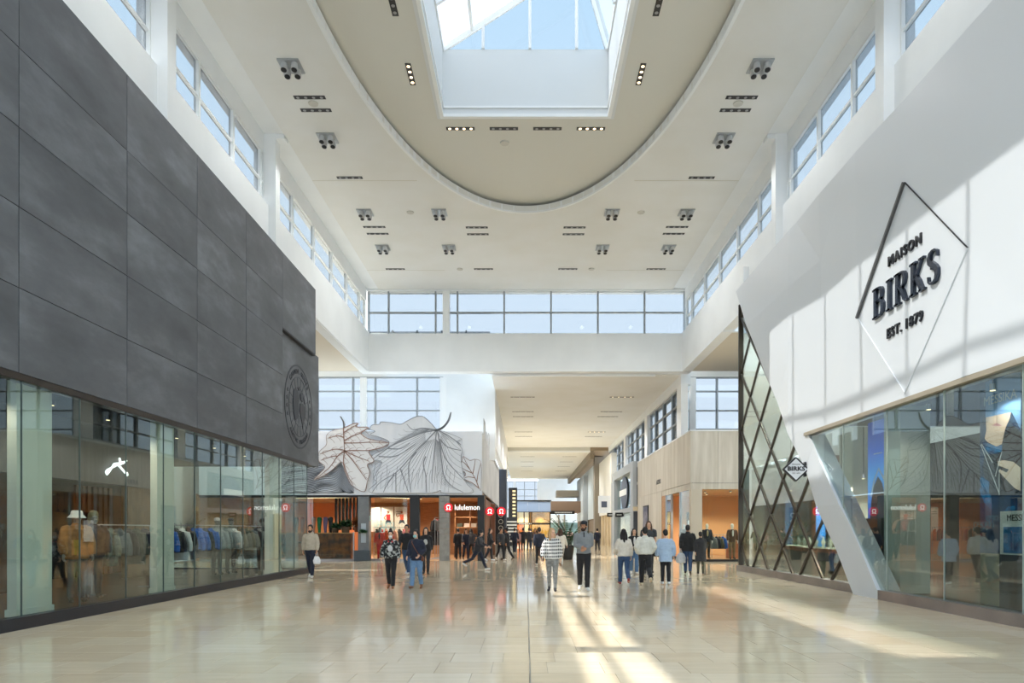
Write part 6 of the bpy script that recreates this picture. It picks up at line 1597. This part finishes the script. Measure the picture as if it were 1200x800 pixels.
x, y = W(806, 672.5); r_, hnd = person('person', 'man in a black quilted jacket and jeans at the stone shop window, back to us', 'person', x, y, pi + radians(-14), 1.74, legs=(10, 4, -8, 12), skin=2, top=dict(m=BLK, name='jacket', hem=.80, t=.055, collar=True, wide=1.05), bottom=dict(m=DENIM, t=.016), shoes=(36, 30, 30), hair=((40, 40, 42), 'short'))
bagthing('shopping_bag', 'pale grey shopping bag hanging beside the man in the black quilted jacket', hnd[1] + Vector((0, 0, .05)), mat('bag_grey', (188, 190, 194), .6), .36, .16, .36, .14)
x, y = W(821, 673); person('person', 'short woman in a long dark coat beside the man in the quilted jacket', 'person', x, y, pi + radians(-8), 1.50, 'f', legs=(8, 4, -6, 10), skin=1, top=dict(m=CHAR, name='coat', hem=.52, t=.05, wide=1.04, collar=True), bottom=dict(m=OLV, t=.008), shoes=(34, 34, 34), boot=.18, hair=((40, 34, 32), 'short'))
# people farther back
FARP = [(537, 655.5, 37.2, 190, 1.66, 'm', BLK, BLK, 'person in black at the right of the stone pillar, first inside the doorway'), (546, 655.5, 36.9, 20, 1.62, 'f', NVY, NVY, 'person in a long navy top just inside the shop doorway'),
        (552, 655, 38.4, 200, 1.66, 'f', CHAR, BLK, 'person in charcoal partly hidden behind the striding man'), (574, 657, None, 80, 1.66, 'f', BLK, CHAR, 'person in black with white shoes under the corner round sign'),
        (587, 656.5, None, 30, 1.68, 'm', CHAR, BLK, 'person in charcoal, left of the pair under the round blade sign'), (594, 656, None, 240, 1.72, 'm', BLK, BLK, 'person in black striding, right of the pair under the round blade sign'),
        (603, 648, None, 170, 1.7, 'm', NVY, NVY, 'distant person in navy at the foot of the gold-windowed tower'), (607, 646.5, None, 10, 1.62, 'f', fab('rose', (150, 112, 110)), BRN, 'distant person in a dusty rose top before the restaurant'),
        (613, 646, None, 180, 1.72, 'm', BLK, BLK, 'distant person in black, left one of the dark couple before the restaurant'), (620, 645.5, None, 190, 1.74, 'm', CHAR, NVY, 'distant person in charcoal, right one of the dark couple before the restaurant'),
        (627, 645, None, 0, 1.68, 'f', BRN, BLK, 'distant person in brown at the right of the restaurant door'), (631, 652, None, 170, 1.7, 'f', TAN_, BRN, 'person in a tan coat left of the dark jacket with the blue bag'),
        (622, 642, None, 180, 1.7, 'm', DGR, BLK, 'far person in dark grey in the middle of the corridor'), (655, 645, None, 0, 1.66, 'f', fab('plum', (96, 60, 66)), BLK, 'distant person in plum left of the palm'), (668, 643, None, 0, 1.7, 'm', fab('pale_pink', (214, 176, 172)), DGR, 'distant person in pale pink behind the palm'),
        (700, 646, None, 185, 1.7, 'm', NVY, BLK, 'distant person in navy at the tan shopfront'), (662, 656, None, 160, 1.66, 'f', CRE, BEI, 'person in a pale coat half hidden behind the plaid top')]
for i, (px, fy, yy, yw, H_, sx_, tm, bm_, lab) in enumerate(FARP):
    if yy: x, y = (px - CX) * yy / F, yy
    else: x, y = W(px, fy)
    if i == 16: x, y = 1.55, 30.2
    a_ = R.uniform(8, 24); zf = .012 if yy else 0
    person('person', lab, 'person', x, y, radians(yw), H_, sx_, legs=(a_, 5, -a_, a_ + 8), skin=i % 3, top=dict(m=tm, name='jacket', hem=.84, t=.036), bottom=dict(m=bm_), shoes=(220, 220, 220) if i in (3, 4) else (34, 32, 32), hair=(((30, 24, 22), (70, 48, 34), (24, 22, 24))[i % 3], 'long' if sx_ == 'f' else 'short'), far=True, z=zf)

# ---- mannequins
MQ = mat('mannequin_grey', (120, 118, 114), .5); MQW = mat('mannequin_white', (226, 224, 218), .5)
def mq(lab, x, y, yaw, m_, tp, bt_, ex=(), arms=None, z=.15, H=1.80):
    return person('mannequin', lab, 'mannequin', x, y, yaw, H, legs=(2, 0, -2, 2), arms=arms or (('sw', 4, 10, 12), ('sw', 6, 10, 14)), skin=m_, top=tp, bottom=bt_, hair=None, extras=ex, faceless=True, z=z, shoes=(40, 38, 36))
CAMO = mat('fabric_camo', (112, 106, 80), .85, nz=(9, .45, .55), col2=(60, 58, 46))
PUFF = dict(name='parka', t=.06, hem=.82, collar=True, wide=1.05, fold=.012)
mq('mannequin in a dark navy puffer jacket at the left of the window group', -9.45, 13.05, radians(60), MQ, dict(PUFF, m=NVY), dict(m=OLV), (('hood_up', (96, 72, 50)),))
mq('mannequin in a tan parka and white bucket hat in the left window', -9.05, 13.75, radians(50), MQ, dict(PUFF, m=fab('ochre', (150, 102, 52), (128, 84, 40))), dict(m=CHAR), (('bucket_hat', (226, 226, 222)),))
mq('mannequin in a black parka with a camouflage hood at the right of the window group', -9.25, 14.6, radians(46), MQ, dict(PUFF, m=fab('ink', (34, 38, 48))), dict(m=CHAR), (('hood_up', (120, 112, 84)),))
mq('mannequin in a pale grey jacket and white cap behind the long clothes rail', -10.0, 22.1, radians(55), MQ, dict(PUFF, m=fab('ash', (140, 146, 148))), dict(m=DGR), (('cap', (228, 228, 226)),))
mq('mannequin in an olive jacket and dark cap behind the long clothes rail', -9.9, 22.9, radians(50), MQ, dict(PUFF, m=OLV), dict(m=CHAR), (('cap', (60, 58, 54)),))
mq('mannequin in a navy jacket beside the corner column of the left shop', -9.5, 24.6, radians(50), MQ, dict(PUFF, m=NVY), dict(m=CHAR), (('beanie', (50, 48, 46)),))
mq('white-headed mannequin in a dark jacket and black trousers in the stone shop window', 9.45, 35.6, 0, MQW, dict(name='jacket', m=NVY, t=.03, hem=.84), dict(m=BLK), (('tee', (176, 160, 128)),), z=.1)
mq('white-headed mannequin in a brown jacket, white shirt and tan trousers in the stone shop', 10.72, 35.45, 0, MQW, dict(name='jacket', m=BRN, t=.03, hem=.84), dict(m=fab('khaki', (132, 106, 76))), (('tee', (230, 226, 218)),), z=.1)
mq('mannequin in a black top and neon green trousers in the stone shop', 8.95, 38.6, radians(10), MQW, dict(name='jacket', m=BLK, t=.03, hem=.9), dict(m=fab('neon', (170, 196, 40))), z=.1)
mq('mannequin in a red tracksuit and black top in the activewear window', -7.75, 36.3, 0, MQ, dict(name='jacket', m=fab('coral', (206, 70, 56)), t=.03, hem=.88), dict(m=fab('scarlet', (196, 40, 44))), (('tee', (50, 50, 52)), ), z=.012, H=1.7)

# ================================================================== CLOTHES RAILS
def rail(name, lab, x, y0, y1, z0, zr):
    t = thing(name, lab, 'clothes rail', (x, (y0 + y1) / 2, z0))
    G().tube([(x, y0, zr), (x, y1, zr)], .016, 8).build('rail_bar', ALU, t)
    for y in (y0 + .05, y1 - .05):
        G().tube([(x, y, z0), (x, y, zr)], .016, 8).build('post', ALU, t); G().box(x - .3, x + .3, y - .025, y + .025, z0, z0 + .03).build('foot', ALU, t)
    return t
def garment_proto(kind):
    t = thing('hanging_jacket', '', 'jacket', (0, 0, -20))
    g = G(); n_ = 13 if kind == 'puffer' else 5
    L_ = {'puffer': .68, 'coat': .95, 'jacket': .74, 'trousers': 1.0}[kind]
    rings = [(0, 0, -.12, .06, .05), (0, 0, -.16, .15, .07), (0, 0, -.20, .21, .085)]
    m_ = 34 if kind == 'puffer' else 8
    for i in range(m_ + 1):
        u = i / m_; b_ = .016 * abs(sin(u * 8 * pi)) if kind == 'puffer' else 0
        rings.append((0, 0, -.24 - u * (L_ - .24), .225 + .02 * u + b_, .085 + .02 * u + b_))
    g.loft(rings[::-1], 18)
    for s in (-1, 1):
        pts, rr = [], []
        for i in range(25 if kind == 'puffer' else 7):
            u = i / (24 if kind == 'puffer' else 6); b_ = .010 * abs(sin(u * 7 * pi)) if kind == 'puffer' else 0
            pts.append((s * (.17 + .11 * min(u * 1.6, 1)), -.03 * u, -.20 - u * .52)); rr.append(.07 - .018 * u + b_)
        g.tube(pts, rr, 10)
    g.ell((0, .04, -.13), .10, .07, .06, 10, 6)
    o = blob('jacket_body', g, BLK, t, .012, 2, .008)
    h = G(); h.tube([(0, 0, -.12), (0, 0, -.02), (.0, .028, .012), (.0, .02, .035), (0, -.012, .028)], .006, 6); h.tube([(-.17, 0, -.175), (0, 0, -.11), (.17, 0, -.175)], .010, 6); h.build('hanger', DARK, t, local=True)
    return t
GP_ = {k_: garment_proto(k_) for k_ in ('puffer', 'coat', 'jacket')}
run_jobs(); join_heads()
used = set()
def hang(kind, m_, lab, x, y, z, rz, grp):
    p = GP_[kind]
    if kind in used: t = copy_tree(p)
    else: t = p; used.add(kind)
    t.location = (x, y, z); t.rotation_euler = (0, 0, rz); t['label'] = lab; t['group'] = grp
    for ch in t.children:
        if ch.name.startswith('jacket_body'): set_mat(ch, m_)
    return t
FB_ = {'blue': fab('bright_blue', (24, 98, 190), (16, 76, 160)), 'black': BLK, 'grey': fab('mist', (150, 156, 158)), 'slate': fab('slate', (98, 108, 112)), 'olive': OLV, 'navy': NVY, 'camo': fab('sage_print', (120, 126, 112), (84, 88, 80), 8), 'white': fab('white', (222, 224, 224)), 'dark': CHAR, 'pine': fab('pine', (66, 74, 66))}
rail('clothes_rail', 'short clothes rail of grey and green jackets in the left window', -9.6, 15.05, 17.5, .15, 1.72)
for i, (c, kd, nm) in enumerate((('camo', 'jacket', 'sage printed jacket, first from the left'), ('camo', 'coat', 'long sage printed coat, second from the left'), ('slate', 'puffer', 'slate puffer jacket, third from the left'), ('dark', 'jacket', 'charcoal jacket, fourth from the left'), ('pine', 'coat', 'dark pine coat, fifth from the left'), ('navy', 'jacket', 'navy jacket at the right end'))):
    hang(kd, FB_[c], nm + ' on the short rail', -9.6, 15.35 + i * .36, 1.72, RT.uniform(-.15, .15), 'jackets on the short rail')
rail('clothes_rail', 'long clothes rail of blue, grey and olive jackets in the left window', -9.4, 17.7, 24.3, .15, 1.74)
seq = ['blue', 'dark', 'white', 'black', 'blue', 'blue', 'black', 'blue', 'grey', 'grey', 'slate', 'grey', 'white', 'olive', 'pine', 'olive', 'slate', 'navy', 'grey']
for i, c in enumerate(seq):
    kd = 'puffer' if c in ('blue', 'grey', 'slate') else ('coat' if i in (2, 6) else 'jacket')
    nm = {'blue': 'bright blue', 'dark': 'charcoal', 'white': 'white', 'black': 'black', 'grey': 'pale grey', 'slate': 'slate', 'olive': 'olive', 'pine': 'dark pine', 'navy': 'navy'}[c]
    nth = seq[:i + 1].count(c)
    hang(kd, FB_[c], '%s %s on the long rail, %s %s one from the left' % (nm, 'puffer jacket' if kd == 'puffer' else kd, ORD[nth - 1], nm), -9.4, 17.95 + i * .335, 1.74, RT.uniform(-.18, .18), 'jackets on the long rail')
t = thing('clothes_rail', 'rail of red and orange sportswear in the activewear window', 'clothes rail', (-7.3, 38, .012))
G().tube([(-8.5, 38, 1.75), (-6.1, 38, 1.75)], .016, 8).build('rail_bar', ALU, t)
for x in (-8.45, -6.15): G().tube([(x, 38, .012), (x, 38, 1.75)], .016, 8).build('post', ALU, t); G().box(x - .03, x + .03, 37.7, 38.3, .012, .04).build('foot', ALU, t)
rail('clothes_rail', 'rail of dark red and black tops behind the black post', -5.0, 37.6, 39.6, .012, 2.3)
RC = [fab('brick_red', (186, 52, 46)), fab('orange', (222, 110, 60)), fab('maroon', (116, 34, 40)), BLK, fab('blush', (226, 180, 160))]
for i in range(9): hang('jacket', RC[(3, 0, 1, 0, 4, 3, 0, 2, 1)[i]], '%s top on the red sportswear rail, %s from the left' % (('black', 'brick red', 'orange', 'brick red', 'blush', 'black', 'brick red', 'maroon', 'orange')[i], ORD[i]), -8.25 + i * .25, 38, 1.75, pi / 2 + .5, 'tops on the red sportswear rail')
for i in range(5): hang('jacket', RC[(3, 2, 2, 3, 4)[i]], '%s top on the rail behind the black post, %s from the front' % (('black', 'maroon', 'second maroon', 'second black', 'blush')[i], ORD[i]), -5.0, 37.8 + i * .38, 2.3, .6, 'tops on the rail behind the post')
for i in range(3): hang('coat', RC[(3, 3, 2)[i]], '%s long garment on a wall hook beside the shop doorway, %s from the left' % (('black', 'second black', 'maroon')[i], ORD[i]), onY(38.5, 507 + i * 3.6, 0)[0], 38.5 + .2 * i, 1.7, .2, 'long garments by the doorway')
t = rail('clothes_rail', 'low clothes rail by the doorway carrying long dark garments', -4.95, 38.3, 39.3, .012, 1.72)
for i in range(4): hang('jacket', FB_[('slate', 'navy', 'olive', 'blue')[i]], '%s jacket on the small rail in the stone shop' % ('slate', 'navy', 'olive', 'bright blue')[i], 10.0 + .17 * i, 36.3, 1.35, pi / 2 + .3, 'jackets on the stone shop rail')
t = thing('clothes_rail', 'small clothes rail in the stone shop between the two mannequins', 'clothes rail', (10.2, 36.3, .1))
G().tube([(9.85, 36.3, 1.36), (10.7, 36.3, 1.36)], .014, 8).build('rail_bar', ALU, t)
for x in (9.9, 10.65): G().tube([(x, 36.3, .1), (x, 36.3, 1.36)], .014, 8).build('post', ALU, t)

fonts_to_mesh()
